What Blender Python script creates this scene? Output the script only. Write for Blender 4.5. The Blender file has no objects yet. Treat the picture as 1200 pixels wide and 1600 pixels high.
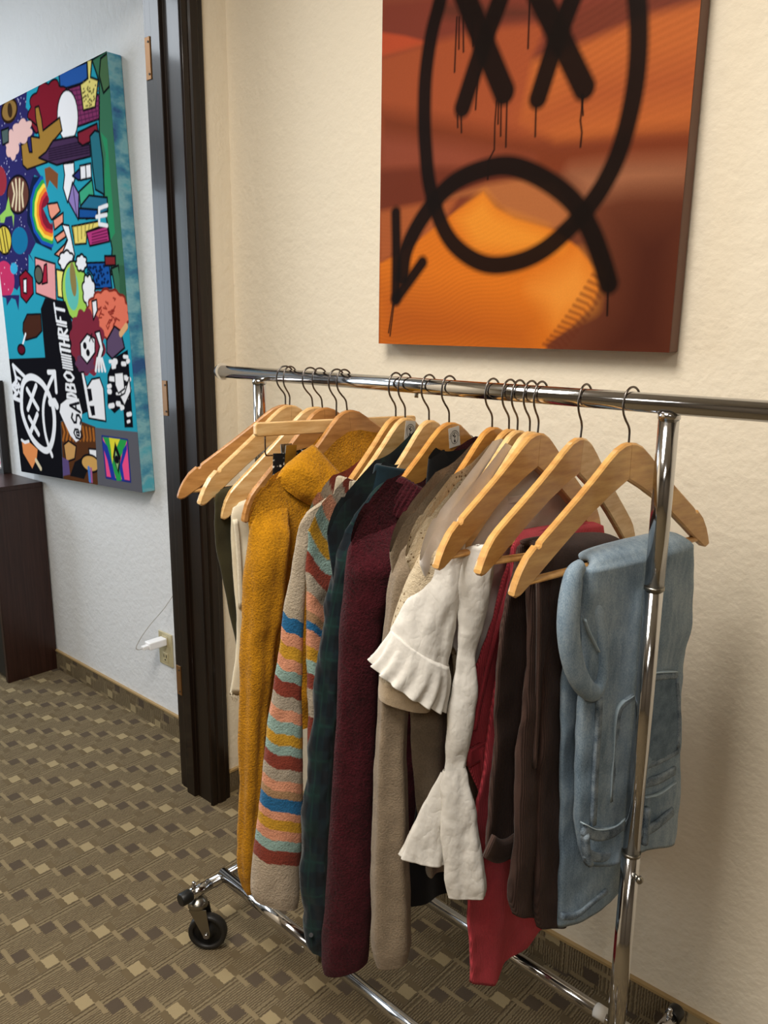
import bpy, math, random
import numpy as np
from mathutils import Vector, noise
random.seed(7); rng = np.random.default_rng(7)
PI = math.pi
scene = bpy.context.scene
col = scene.collection

# ------------------------------------------------------------------ camera
F = 1261.34                                   # focal length in pixels of a 1200x1600 frame
PITCH, ROLL, YAW = .2216, .0099, .7287
CAM = np.array([0., 0., 1.3733])
def cam_rows():
    cp, sp = math.cos(PITCH), math.sin(PITCH)
    f = np.array([-math.sin(YAW)*cp, math.cos(YAW)*cp, -sp]); r = np.array([math.cos(YAW), math.sin(YAW), 0.])
    u = np.cross(r, f); c, s = math.cos(ROLL), math.sin(ROLL)
    return np.array([c*r + s*u, -s*r + c*u, f])
RC = cam_rows()
cd = bpy.data.cameras.new('camera'); cam = bpy.data.objects.new('camera', cd); col.objects.link(cam)
cd.sensor_fit = 'VERTICAL'; cd.sensor_height = 24.0; cd.lens = F/1600*24.0; cd.clip_start = .02
from mathutils import Matrix
m = Matrix((tuple(RC[0])+(0,), tuple(RC[1])+(0,), tuple(-RC[2])+(0,), (0, 0, 0, 1))).transposed()
m.translation = Vector(CAM); cam.matrix_world = m
scene.camera = cam

# ------------------------------------------------------------------ world, lights, exposure
w = bpy.data.worlds.new('world'); scene.world = w; w.use_nodes = True
w.node_tree.nodes['Background'].inputs[0].default_value = (.75, .85, 1, 1); w.node_tree.nodes['Background'].inputs[1].default_value = .4
def area(name, loc, rot, sx, sy, power, color):
    l = bpy.data.lights.new(name, 'AREA'); l.shape = 'RECTANGLE'; l.size = sx; l.size_y = sy; l.energy = power; l.color = color
    o = bpy.data.objects.new(name, l); col.objects.link(o); o.location = loc; o.rotation_euler = rot
    return o
CEIL = 2.62
area('ceiling_panel_light', (-.75, -.15, CEIL-.02), (0, 0, 0), .6, 1.2, 52, (1, .95, .87))
area('ceiling_panel_light', (1.0, -1.5, CEIL-.02), (0, 0, 0), .6, 1.2, 28, (1, .95, .87))
area('ceiling_panel_light', (-3.2, .15, CEIL-.02), (0, 0, 0), .6, 1.1, 22, (.86, .93, 1))
area('window_light', (-5.12, -.2, 1.55), (0, -PI/2, 0), 1.5, 1.6, 42, (.78, .89, 1))
vs = scene.view_settings
vs.view_transform = 'Standard'; vs.look = 'None'; vs.gamma = 1.0; vs.use_curve_mapping = False; vs.exposure = 0.25
scene.cycles.use_denoising = True
scene.cycles.max_bounces = 8

# ------------------------------------------------------------------ survey helpers
def ray(px): return np.array([(px[0]-600)/F, -(px[1]-800)/F, 1.]) @ RC
def on_plane(px, p0, n):
    d = ray(px); n = np.asarray(n, float); return CAM + d*(((np.asarray(p0, float)-CAM) @ n)/(d @ n))
def on_wall(px, y): return on_plane(px, (0, y, 0), (0, 1, 0))
Z = np.array([0, 0, 1.])
RA = -.0481
RU = np.array([math.cos(RA), math.sin(RA), 0]); RV = np.array([-math.sin(RA), math.cos(RA), 0])
RO = np.array([-1.3436, 1.1068, 0]); HR = 1.2803; RL = .9065; ZB = .145

# ------------------------------------------------------------------ materials
def lin(c):
    if isinstance(c, str): c = tuple(int(c[i:i+2], 16)/255 for i in (0, 2, 4))
    return tuple((x/12.92 if x <= .04045 else ((x+.055)/1.055)**2.4) for x in c)
class NT:
    def __init__(s, name, rough=.6, metal=0, spec=.5):
        s.m = bpy.data.materials.new(name); s.m.use_nodes = True; s.t = s.m.node_tree
        s.b = s.t.nodes['Principled BSDF']; s.b.inputs['Roughness'].default_value = rough; s.b.inputs['Metallic'].default_value = metal
        s.b.inputs['Specular IOR Level'].default_value = spec
    def n(s, typ, **kw):
        x = s.t.nodes.new(typ)
        for k, v_ in kw.items():
            if k in x.inputs: s.put(x.inputs[k], v_)
            else: setattr(x, k, v_)
        return x
    def put(s, sock, val):
        if hasattr(val, 'is_output') or isinstance(val, bpy.types.NodeSocket): s.t.links.new(val, sock)
        else:
            if sock.type == 'RGBA' and len(val) == 3: val = tuple(val)+(1,)
            sock.default_value = val
    def math(s, op, a, b=0, c=0):
        x = s.t.nodes.new('ShaderNodeMath'); x.operation = op
        for i, q in enumerate((a, b, c)): s.put(x.inputs[i], q)
        return x.outputs[0]
    def mix(s, fac, a, b, mode='MIX'):
        x = s.t.nodes.new('ShaderNodeMix'); x.data_type = 'RGBA'; x.blend_type = mode
        s.put(x.inputs[0], fac); s.put(x.inputs[6], a); s.put(x.inputs[7], b); return x.outputs[2]
    def coord(s, kind='Object'): return s.t.nodes.new('ShaderNodeTexCoord').outputs[kind]
    def mapping(s, vec, scale=(1, 1, 1), rot=(0, 0, 0)):
        x = s.t.nodes.new('ShaderNodeMapping'); s.put(x.inputs[0], vec); x.inputs[3].default_value = scale; x.inputs[2].default_value = rot; return x.outputs[0]
    def noise(s, vec, scale, detail=3, rough=.5):
        x = s.t.nodes.new('ShaderNodeTexNoise'); s.put(x.inputs['Vector'], vec); x.inputs['Scale'].default_value = scale; x.inputs['Detail'].default_value = detail; x.inputs['Roughness'].default_value = rough
        return x.outputs['Fac']
    def ramp(s, fac, stops):
        x = s.t.nodes.new('ShaderNodeValToRGB'); s.put(x.inputs[0], fac); e = x.color_ramp.elements
        while len(e) < len(stops): e.new(.5)
        for i, (p, c) in enumerate(stops): e[i].position = p; e[i].color = (tuple(c)+(1,))[:4]
        return x.outputs[0]
    def color(s, v_): s.put(s.b.inputs['Base Color'], v_); return s
    def bump(s, h, strength=.3, dist=.002):
        x = s.t.nodes.new('ShaderNodeBump'); x.inputs['Strength'].default_value = strength; x.inputs['Distance'].default_value = dist
        s.put(x.inputs['Height'], h); s.t.links.new(x.outputs[0], s.b.inputs['Normal']); return s
    def sheen(s, v_=.3, r=.5):
        s.b.inputs['Sheen Weight'].default_value = v_; s.b.inputs['Sheen Roughness'].default_value = r; return s

def plain(name, c, rough=.5, metal=0, spec=.5):
    t = NT(name, rough, metal, spec); t.color(lin(c)); return t.m
def wall_mat(name, c):
    t = NT(name, .75, 0, .3); v_ = t.coord()
    a = t.noise(v_, 90, 4, .6); b = t.noise(v_, 38, 2)
    h = t.math('ADD', t.math('MULTIPLY', a, .6), b)
    t.color(t.mix(t.math('MULTIPLY', t.noise(v_, 2.3), .25), lin(c), tuple(x*.93 for x in lin(c))))
    t.bump(h, .55, .004); return t.m
def fabric(name, c, scale=900, strength=.5, dist=.002, var=.25, sheen=.25, fuzz=None, rough=.9, dark=.6):
    t = NT(name, rough, 0, .15); v_ = t.coord()
    a = t.noise(v_, scale, 3, .7); b = t.noise(v_, scale*.12, 3)
    f_ = t.math('ADD', t.math('MULTIPLY', a, .6), t.math('MULTIPLY', b, .4))
    base = lin(c)
    t.color(t.mix(t.ramp(f_, [(.3, (0, 0, 0)), (.7, (1, 1, 1))]), tuple(x*(1-var) for x in base), tuple(min(1, x*(1+var*.6)) for x in base)))
    t.bump(t.math('ADD', a, t.math('MULTIPLY', b, .7)), strength, dist).sheen(sheen); return t.m
def fabric_col(name, scale=900, strength=.5, dist=.002, var=.25, sheen=.2):
    t = NT(name, .92, 0, .15); v_ = t.coord()
    at = t.n('ShaderNodeAttribute', attribute_name='Col').outputs['Color']
    a = t.noise(v_, scale, 3, .7); b = t.noise(v_, scale*.15, 3)
    f_ = t.math('ADD', t.math('MULTIPLY', a, .6), t.math('MULTIPLY', b, .4))
    g = t.math('ADD', t.math('MULTIPLY', t.math('SUBTRACT', f_, .5), var*3), 1.0)
    cmb = t.n('ShaderNodeCombineColor'); [t.put(cmb.inputs[i], g) for i in range(3)]
    t.color(t.mix(1.0, at, cmb.outputs[0], 'MULTIPLY'))
    t.bump(t.math('ADD', a, b), strength, dist).sheen(sheen); return t.m
def wood(name, c1, c2, scale=(14, 14, 120), rough=.4, spec=.5, coat=0, sc=1.0):
    t = NT(name, rough, 0, spec); v_ = t.mapping(t.coord(), scale)
    a = t.noise(v_, 1.6*sc, 5, .6)
    t.color(t.mix(t.ramp(a, [(.3, (0, 0, 0)), (.68, (1, 1, 1))]), lin(c1), lin(c2)))
    t.bump(a, .12, .001)
    if coat: t.b.inputs['Coat Weight'].default_value = coat; t.b.inputs['Coat Roughness'].default_value = .09
    return t.m
def cord_mat(name, c, n=260, axis='wale'):
    t = NT(name, .9, 0, .15); v_ = t.coord()
    at = t.n('ShaderNodeAttribute', attribute_name='Wale').outputs['Fac']
    w_ = t.math('SINE', t.math('MULTIPLY', at, n*2*PI))
    a = t.noise(v_, 500, 3, .6); b = t.noise(v_, 22, 3)
    base = lin(c)
    k = t.math('ADD', t.math('MULTIPLY', w_, .22), t.math('ADD', t.math('MULTIPLY', a, .35), t.math('MULTIPLY', b, .5)))
    t.color(t.mix(t.ramp(k, [(.1, (0, 0, 0)), (.8, (1, 1, 1))]), tuple(x*.55 for x in base), tuple(min(1, x*1.25) for x in base)))
    t.bump(t.math('ADD', w_, a), .5, .0012).sheen(.05); return t.m

def carpet(name, plane='xy', off=(0, 0)):
    t = NT(name, .97, 0, .05); g = t.n('ShaderNodeNewGeometry').outputs['Position']
    sp = t.n('ShaderNodeSeparateXYZ', Vector=g)
    ax = {'x': sp.outputs[0], 'y': sp.outputs[1], 'z': sp.outputs[2]}
    X, Y = ax[plane[0]], ax[plane[1]]
    wob = t.math('MULTIPLY', t.math('SUBTRACT', t.noise(g, 160, 2), .5), .006)
    X = t.math('ADD', X, wob); Y = t.math('ADD', Y, wob)
    P = t.math('DIVIDE', t.math('SUBTRACT', X, -1.562+off[0]), .1595)
    Q = t.math('DIVIDE', t.math('ADD', t.math('SUBTRACT', Y, .776+off[1]), t.math('MULTIPLY', P, .006)), .1235)
    def wrap(e, c): return t.math('ABSOLUTE', t.math('SUBTRACT', t.math('FRACT', t.math('ADD', t.math('SUBTRACT', e, c), .5)), .5))
    def rect(cx, cy, hx, hy):
        a = t.math('LESS_THAN', wrap(P, cx/.1595), hx/.1595)
        b = t.math('LESS_THAN', wrap(Q, (cy+.006*cx/.1595)/.1235), hy/.1235)
        return t.math('MULTIPLY', a, b)
    def stripe(cx, hx): return t.math('LESS_THAN', wrap(P, cx/.1595), hx/.1595)
    rib = t.math('SINE', t.math('MULTIPLY', X, 2*PI/.0058))
    ribm = t.math('MULTIPLY', t.math('ADD', rib, 1), .5)
    base = lin('8a7a5e'); dk = lin('4e4132'); light = lin('8d7c5e'); lsq = lin('a69470'); dsq = lin('483d36')
    c = t.mix(ribm, dk, base)
    h = t.math('MULTIPLY', ribm, .6)
    for cx in (.026, .036, .122, .131):
        s_ = stripe(cx, .0026); c = t.mix(t.math('MULTIPLY', s_, .8), c, base); h = t.math('ADD', h, t.math('MULTIPLY', s_, .7))
    for cx in (.031, .1265, .0215):
        s_ = stripe(cx, .0016); c = t.mix(t.math('MULTIPLY', s_, .75), c, lin('453828'))
    for cx, cy in ((.030, .0185), (.0755, .0597), (.118, .1008)):
        r_ = rect(cx, cy, .028, .0052); c = t.mix(r_, c, light); h = t.math('MULTIPLY', h, t.math('SUBTRACT', 1, r_)); h = t.math('ADD', h, t.math('MULTIPLY', r_, .7))
    flat = None
    for cx, cy, hx, hy, cc in ((.056, .039, .0175, .0145, dsq), (.0955, .0795, .0175, .0145, dsq), (0, .0225, .0185, .0075, lin('65563f')), (0, -.0225, .0185, .0075, lin('65563f')), (.128, .048, .012, .010, lin('62543f')), (0, 0, .0175, .0142, lsq)):
        r_ = rect(cx, cy, hx, hy); c = t.mix(r_, c, cc); h = t.math('MULTIPLY', h, t.math('SUBTRACT', 1, r_)); h = t.math('ADD', h, t.math('MULTIPLY', r_, .55))
    pile = t.noise(g, 900, 2); c = t.mix(t.math('MULTIPLY', pile, .35), c, tuple(x*.55 for x in base))
    blot = t.noise(g, 7, 3); c = t.mix(t.math('MULTIPLY', blot, .2), c, lin('85765e'))
    t.color(c); t.bump(t.math('ADD', h, t.math('MULTIPLY', pile, .35)), .8, .003); return t.m

M = {}
M['wall'] = wall_mat('cream_wall_paint', 'e2d6c0')
M['wall_dim'] = wall_mat('darkened_wall', '6f6558')  # unseen walls, coloured darker so the chrome reflects a dimmer room
M['wall_l'] = wall_mat('white_wall_paint', 'dcdcdc')
M['ceil'] = plain('ceiling_white', 'd8d4cc', .9)
M['carpet'] = carpet('carpet'); M['carpet_base'] = carpet('carpet_baseboard', 'xz', (.03, .81)); M['carpet_base_y'] = carpet('carpet_baseboard_side', 'yz', (.03, .81))
M['trim'] = plain('gold_trim', 'a3875a', .45)
M['frame_wood'] = wood('dark_varnished_wood', '0d0805', '20130b', (60, 60, 3), .4, .25, .3)
M['cab_wood'] = wood('dark_laminate', '24110c', '38201a', (90, 90, 3), .35, .45)
M['black'] = plain('black_plastic', '0c0c0c', .45)
M['chrome'] = plain('chrome', 'c4c4c6', .11, 1)
M['steel'] = plain('zinc_steel', '98948a', .3, 1)
M['wire'] = plain('hook_wire', '6d6661', .25, 1)
M['rubber'] = plain('rubber', '1b1917', .5)
M['w1'] = wood('pale_hanger_wood', 'c89a5c', 'e6c48c', (10, 10, 60), .38, .5, .25)
M['w2'] = wood('honey_hanger_wood', 'b98446', 'd8a863', (10, 10, 60), .36, .5, .3)
M['w3'] = wood('amber_hanger_wood', 'b67a38', 'd59c50', (10, 10, 60), .32, .5, .4)
M['w4'] = wood('brown_hanger_wood', 'a06c38', 'c58f52', (10, 10, 60), .4)
M['dowel'] = wood('dowel_wood', 'b9854a', 'd9a868', (30, 30, 30), .45)
M['paper'] = plain('paper_white', 'd8d3ca', .7)
M['ink'] = plain('ink', '2e2a28', .7)
M['brass'] = plain('brass_plate', '8a6238', .45, .6)
M['ivory'] = plain('ivory_plastic', 'b9ad88', .4)
M['white_pl'] = plain('white_plastic', 'f0eeee', .3)
M['slot'] = plain('outlet_slot', '2c261c', .6)
M['clear'] = plain('pale_plastic', 'd6cdbb', .3)

# ------------------------------------------------------------------ mesh helpers
def tag(o, label, cat, group=None):
    o['label'] = label; o['category'] = cat
    if group: o['group'] = group
    return o
def empty(name, loc, label, cat, group=None):
    o = bpy.data.objects.new(name, None); col.objects.link(o); o.location = loc; o.empty_display_size = .05
    return tag(o, label, cat, group)
def build(name, verts, faces, mat, parent=None, smooth=True, colors=None, attr=None, shift=None):
    V = np.asarray(verts, float)
    if parent is not None:
        off = Vector(parent.location) if parent.parent is None else Vector(parent.parent.location)
        V = V - np.array(off)
    me = bpy.data.meshes.new(name)
    if isinstance(faces, np.ndarray):
        n = len(faces); me.vertices.add(len(V)); me.vertices.foreach_set('co', V.ravel().astype(np.float32))
        me.loops.add(n*4); me.loops.foreach_set('vertex_index', faces.ravel().astype(np.int32))
        me.polygons.add(n); me.polygons.foreach_set('loop_start', np.arange(0, n*4, 4, dtype=np.int32))
        me.update(calc_edges=True); me.validate()
    else:
        me.from_pydata([tuple(p) for p in V], [], [tuple(f_) for f_ in faces]); me.update()
    if smooth: me.polygons.foreach_set('use_smooth', np.ones(len(me.polygons), bool))
    if colors is not None:
        ca = me.color_attributes.new('Col', 'FLOAT_COLOR', 'POINT')
        c4 = np.ones((len(V), 4), np.float32); c4[:, :3] = colors; ca.data.foreach_set('color', c4.ravel())
    if attr:
        for k, a in attr.items():
            x = me.attributes.new(k, 'FLOAT', 'POINT'); x.data.foreach_set('value', np.asarray(a, np.float32).ravel())
    if mat: me.materials.append(mat)
    o = bpy.data.objects.new(name, me); col.objects.link(o)
    if parent is not None:
        o.parent = parent
    return o
def struct(name, verts, faces, mat, smooth=False, parent=None):
    o = build(name, verts, faces, mat, parent, smooth)
    if parent is None: o['kind'] = 'structure'
    return o
BOXF = [(0, 3, 2, 1), (4, 5, 6, 7), (0, 1, 5, 4), (1, 2, 6, 5), (2, 3, 7, 6), (3, 0, 4, 7)]
def boxv(a, b): return [(x, y, z) for z in (a[2], b[2]) for x, y in ((a[0], a[1]), (b[0], a[1]), (b[0], b[1]), (a[0], b[1]))]
def bevel(o, w_=.002, seg=2):
    md = o.modifiers.new('bevel', 'BEVEL'); md.width = w_; md.segments = seg; md.limit_method = 'ANGLE'; md.angle_limit = math.radians(40)
    return o
def box(name, a, b, mat, parent=None, bv=0):
    o = build(name, boxv(a, b), BOXF, mat, parent, False)
    if bv: bevel(o, bv)
    return o
def ring_faces(nr, nc, closed=True):
    i = np.arange(nr-1)[:, None]; j = np.arange(nc if closed else nc-1)[None, :]
    a = i*nc+j; b = i*nc+(j+1) % nc
    return np.stack([a, b, b+nc, a+nc], -1).reshape(-1, 4)
def tube_data(path, r, n=10, cap=True):
    path = [np.asarray(p, float) for p in path]; k = len(path)
    rr = r if hasattr(r, '__len__') else [r]*k
    V = []; t0 = path[1]-path[0]; t0 /= np.linalg.norm(t0)
    up = np.array([0, 0, 1.]) if abs(t0[2]) < .9 else np.array([1., 0, 0])
    a = np.cross(t0, up); a /= np.linalg.norm(a)
    for i in range(k):
        t = path[min(i+1, k-1)]-path[max(i-1, 0)]; t = t/(np.linalg.norm(t)+1e-12)
        a = a-t*(a@t); a /= np.linalg.norm(a); b = np.cross(t, a)
        for j in range(n):
            th = 2*PI*j/n; V.append(path[i]+rr[i]*(math.cos(th)*a+math.sin(th)*b))
    Fc = [tuple(q) for q in ring_faces(k, n)]
    if cap: Fc += [tuple(range(n))[::-1], tuple((k-1)*n+j for j in range(n))]
    return V, Fc
def tube(name, path, r, mat, parent=None, n=12, cap=True):
    V, Fc = tube_data(path, r, n, cap); o = build(name, V, Fc, mat, parent, True)
    for p in o.data.polygons:
        if len(p.vertices) > 4: p.use_smooth = False
    return o
def smooth_path(pts, n=8):
    pts = [np.asarray(p, float) for p in pts]; out = []
    P = [2*pts[0]-pts[1]]+pts+[2*pts[-1]-pts[-2]]
    for i in range(1, len(P)-2):
        for k in range(n):
            t = k/n; a, b, c, d = P[i-1], P[i], P[i+1], P[i+2]
            out.append(.5*((2*b)+(-a+c)*t+(2*a-5*b+4*c-d)*t*t+(-a+3*b-3*c+d)*t**3))
    out.append(pts[-1]); return out
def merge(parts):
    V = []; Fc = []
    for v_, f_ in parts:
        n = len(V); V += list(v_); Fc += [tuple(i+n for i in q) for q in f_]
    return V, Fc

# ------------------------------------------------------------------ the rooms
WY, WLY = 1.403, 1.430           # back walls of the two rooms
XR, XJ = -1.80, -1.945           # faces of the dividing wall
JY = 1.263                       # face of the door jamb
X0, X1, Y0 = -5.2, 2.3, -3.0
struct('floor', [(X0, Y0, 0), (X1, Y0, 0), (X1, WLY+.1, 0), (X0, WLY+.1, 0)], [(0, 1, 2, 3)], M['carpet'])
struct('ceiling', [(X0, Y0, CEIL), (X1, Y0, CEIL), (X1, WLY+.1, CEIL), (X0, WLY+.1, CEIL)], [(3, 2, 1, 0)], M['ceil'])
struct('wall_back', boxv((XR-.02, WY, 0), (X1+.1, WY+.12, CEIL)), BOXF, M['wall'])
struct('wall_far', boxv((X0-.1, WLY, 0), (XR-.03, WLY+.12, CEIL)), BOXF, M['wall_l'])
struct('wall_right', boxv((X1, Y0, 0), (X1+.1, WY+.1, CEIL)), BOXF, M['wall_dim'])
struct('wall_front', boxv((X0-.1, Y0-.1, 0), (X1+.1, Y0, CEIL)), BOXF, M['wall_dim'])
DY0, DH = .30, 2.36              # door opening
V, Fc = merge([(boxv((XJ+.012, JY+.02, 0), (XR, WY+.005, CEIL)), BOXF), (boxv((XJ+.012, Y0, 0), (XR, DY0-.02, CEIL)), BOXF), (boxv((XJ+.012, DY0-.02, DH+.02), (XR, JY+.02, CEIL)), BOXF)])
struct('wall_left', V, Fc, M['wall'])
# far left wall with the window opening that lets the daylight in
V, Fc = merge([(boxv((X0-.1, Y0, 0), (X0, WLY, .8)), BOXF), (boxv((X0-.1, Y0, 2.3), (X0, WLY, CEIL)), BOXF), (boxv((X0-.1, Y0, .8), (X0, -1.0, 2.3)), BOXF), (boxv((X0-.1, .6, .8), (X0, WLY, 2.3)), BOXF)])
struct('wall_window', V, Fc, M['wall_l'])
# carpet baseboards with a gold edge
BH = .0826
def baseboard(i, a, b, mat, axis):
    o = struct('baseboard_'+i, boxv(a, (b[0], b[1], BH-.006)), BOXF, mat)
    e = .002
    if axis == 'x': q = boxv((a[0], a[1]-e, BH-.006), (b[0], b[1], BH))
    else: q = boxv((a[0], a[1], BH-.006), (b[0]+e, b[1], BH))
    build('edge_trim', q, BOXF, M['trim'], o, False)
baseboard('back', (XR, WY-.008, 0), (X1, WY, 0), M['carpet_base'], 'x')
baseboard('far', (X0, WLY-.008, 0), (XJ, WLY, 0), M['carpet_base'], 'x')
baseboard('left', (XR, JY+.062, 0), (XR+.008, WY-.008, 0), M['carpet_base_y'], 'y')
# door frame: jamb with stop, casing with moulded profile
def extrude_profile(prof, z0, z1):
    n = len(prof); V = [(x, y, z0) for x, y in prof]+[(x, y, z1) for x, y in prof]
    return V, [(i, (i+1) % n, n+(i+1) % n, n+i) for i in range(n)]+[tuple(range(n))[::-1], tuple(range(n, 2*n))]
doorf = bpy.data.objects.new('door_1', None); col.objects.link(doorf); doorf.location = (-1.87, JY, 0); doorf['kind'] = 'structure'
jamb = [(XJ, JY), (XJ+.038, JY), (XJ+.040, JY-.012), (XJ+.078, JY-.012), (XJ+.080, JY), (XR+.002, JY), (XR+.002, JY+.02), (XJ, JY+.02)]
V, Fc = extrude_profile(jamb, 0, DH); o = build('jamb', V, Fc, M['frame_wood'], doorf, False); bevel(o, .0015)
cas = [(XR+.002, JY-.004), (XR+.008, JY-.007), (XR+.015, JY-.004), (XR+.016, JY+.010), (XR+.013, JY+.014), (XR+.017, JY+.020), (XR+.017, JY+.040), (XR+.013, JY+.045), (XR+.012, JY+.058), (XR+.008, JY+.062), (XR, JY+.062), (XR, JY+.005)]
V, Fc = extrude_profile(cas, 0, DH+.06); o = build('casing', V, Fc, M['frame_wood'], doorf, False); bevel(o, .0012)
cas2 = [(XJ-.012, JY+.004), (XJ, JY+.004), (XJ, JY+.06), (XJ-.012, JY+.06)]
V, Fc = extrude_profile(cas2, 0, DH+.06); build('casing', V, Fc, M['frame_wood'], doorf, False)
box('jamb', (XJ, DY0-.02, 0), (XR+.002, DY0, DH), M['frame_wood'], doorf); box('door_head', (XJ, DY0, DH), (XR+.002, JY, DH+.02), M['frame_wood'], doorf)
for z0, z1 in ((1.985, 2.083), (1.137, 1.233), (.306, .398)):
    h = box('hinge_plate', (XJ-.002, JY-.003, z0), (XJ+.020, JY+.003, z1), M['brass'], doorf, .0008)
    for zz in (z0+.012, z1-.012):
        tube('screw', [(XJ+.014, JY-.002, zz), (XJ+.014, JY-.0045, zz)], .0028, M['slot'], h, 8)

# ------------------------------------------------------------------ flat colour raster for the two canvases
class Canvas:
    """Art laid out in metres on the canvas: x to the right, y up from the lower left corner."""
    def __init__(s, P00, ang, W, H, nx, ny, y, bg):
        s.P, s.ang, s.W, s.H, s.nx, s.ny, s.y = P00, ang, W, H, nx, ny, y
        s.ex = np.array([math.cos(ang), 0, math.sin(ang)]); s.ey = np.array([-math.sin(ang), 0, math.cos(ang)])
        s.gx, s.gy = np.meshgrid(np.linspace(0, W, nx), np.linspace(0, H, ny)); s.px = W/nx
        s.c = np.empty((ny, nx, 3)); s.c[:] = lin(bg)
    def m(s, px):
        d = on_wall(px, s.y)-s.P; return (float(d@s.ex), float(d@s.ey))
    def pts(s, L_): return np.array([s.m(p) for p in L_])
    def over(s, mask, c, sl=None):
        c = np.array(lin(c)) if isinstance(c, (str, tuple)) and not isinstance(c, np.ndarray) else c
        t = s.c if sl is None else s.c[sl]; t[:] = t*(1-mask[..., None])+c*mask[..., None]
    def win(s, p, pad):
        x0, y0 = p.min(0)-pad; x1, y1 = p.max(0)+pad
        i0 = int(max(0, x0/s.W*(s.nx-1))); i1 = int(min(s.nx, x1/s.W*(s.nx-1)+2)); j0 = int(max(0, y0/s.H*(s.ny-1))); j1 = int(min(s.ny, y1/s.H*(s.ny-1)+2))
        return (slice(j0, max(j1, j0)), slice(i0, max(i1, i0)))
    def poly(s, pts, c, raw=False, soft=None, outline=None, ow=.004):
        p = np.asarray(pts, float) if raw else s.pts(pts); soft = soft or s.px*.7
        sl = s.win(p, soft*3); X, Y = s.gx[sl], s.gy[sl]
        if X.size == 0: return
        ins = np.zeros(X.shape, bool); d = np.full(X.shape, 9.)
        for a, b in zip(p, np.roll(p, -1, 0)):
            cond = ((a[1] > Y) != (b[1] > Y)); ins ^= cond & (X < (b[0]-a[0])*(Y-a[1])/((b[1]-a[1]) or 1e-9)+a[0])
            e = b-a; t = np.clip(((X-a[0])*e[0]+(Y-a[1])*e[1])/(e@e+1e-12), 0, 1)
            d = np.minimum(d, np.hypot(X-a[0]-t*e[0], Y-a[1]-t*e[1]))
        sd = np.where(ins, d, -d); s.over(np.clip(sd/soft*.5+.5, 0, 1), c, sl)
        if outline: s.over(np.clip((ow-d)/soft*.5+.5, 0, 1), outline, sl)
    def line(s, pts, c, wd, raw=False, soft=None, alpha=1.0):
        p = np.asarray(pts, float) if raw else s.pts(pts); soft = soft or s.px*.7
        ws = np.asarray(wd, float) if hasattr(wd, '__len__') else np.full(len(p), wd)
        sl = s.win(p, ws.max()+soft*3); X, Y = s.gx[sl], s.gy[sl]
        if X.size == 0: return
        mk = np.zeros(X.shape)
        for a, b, wa, wb in zip(p[:-1], p[1:], ws[:-1], ws[1:]):
            e = b-a; t = np.clip(((X-a[0])*e[0]+(Y-a[1])*e[1])/(e@e+1e-12), 0, 1)
            d = np.hypot(X-a[0]-t*e[0], Y-a[1]-t*e[1])-(wa+(wb-wa)*t)
            mk = np.maximum(mk, np.clip(-d/soft*.5+.5, 0, 1))
        s.over(mk*alpha, c, sl)
    def ell(s, cpx, rx, ry, c, rot=0, **k):
        cx, cy = s.m(cpx); th = np.linspace(0, 2*PI, 26)[:-1]
        x, y = rx*np.cos(th), ry*np.sin(th); s.poly(np.stack([cx+x*math.cos(rot)-y*math.sin(rot), cy+x*math.sin(rot)+y*math.cos(rot)], 1), c, raw=True, **k)
    def blob(s, cpx, rx, ry, c, n=9, amp=.18, seed=0, **k):
        cx, cy = s.m(cpx); th = np.linspace(0, 2*PI, 60)[:-1]; r = 1-amp+amp*2*np.abs(np.sin(th*n/2+seed))
        s.poly(np.stack([cx+rx*r*np.cos(th), cy+ry*r*np.sin(th)], 1), c, raw=True, **k)
    def object(s, parent, name, mat, lift=.0006):
        X = s.P[None, None]+s.gx[..., None]*s.ex+s.gy[..., None]*s.ey; X[..., 1] = s.y-lift
        i = np.arange(s.ny-1)[:, None]; j = np.arange(s.nx-1)[None, :]; a = i*s.nx+j
        fc = np.stack([a, a+1, a+1+s.nx, a+s.nx], -1).reshape(-1, 4)
        return build(name, X.reshape(-1, 3), fc, mat, parent, False, colors=s.c.reshape(-1, 3))
def canvas_box(s, parent, depth, mat):
    c = [s.P, s.P+s.W*s.ex, s.P+s.W*s.ex+s.H*s.ey, s.P+s.H*s.ey]
    V = [np.array((p[0], s.y, p[2])) for p in c]+[np.array((p[0], s.y+depth, p[2])) for p in c]
    o = build('canvas', V, [(0, 1, 2, 3), (7, 6, 5, 4), (0, 4, 5, 1), (1, 5, 6, 2), (2, 6, 7, 3), (3, 7, 4, 0)], mat, parent, False); bevel(o, .003)
    return o
def print_mat(name, rough=.6, weave=True, spec=.04):
    t = NT(name, rough, 0, spec); t.color(t.n('ShaderNodeAttribute', attribute_name='Col').outputs['Color'])
    t.bump(t.noise(t.coord(), 900, 2), .12, .0006); return t.m
# ------------------------------------------------------------------ desert canvas with sprayed face
k3 = lambda L_: [(580+x/2.2222, y/2.2222) for x, y in L_]
dc = Canvas(np.array([-1.239, 1.365, 1.344]), -.005, .667, .95, 520, 640, 1.365, '7b3a24')
def dune(L_, c, soft=.012): dc.poly(k3(L_), c, soft=soft)
dune([(-50, -500), (1300, -600), (1300, 0), (40, 120), (-50, 120)], '8a4a32', .03)
dune([(-50, -500), (1300, -900), (1300, -250), (500, -60), (-50, -100)], 'a85a34', .03)
dune([(30, 0), (1160, -120), (1160, 60), (560, 215), (30, 240)], '78382a', .015)
dune([(30, 112), (120, 125), (210, 150), (120, 175), (30, 200)], 'b04a2c', .004)
dune([(30, 200), (200, 150), (420, 95), (620, 75), (560, 205), (620, 470), (30, 600)], '9c4c2c', .01)
dune([(230, 5), (500, 20), (700, 35), (640, 60), (420, 75), (230, 60)], '5e3024', .01)
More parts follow.
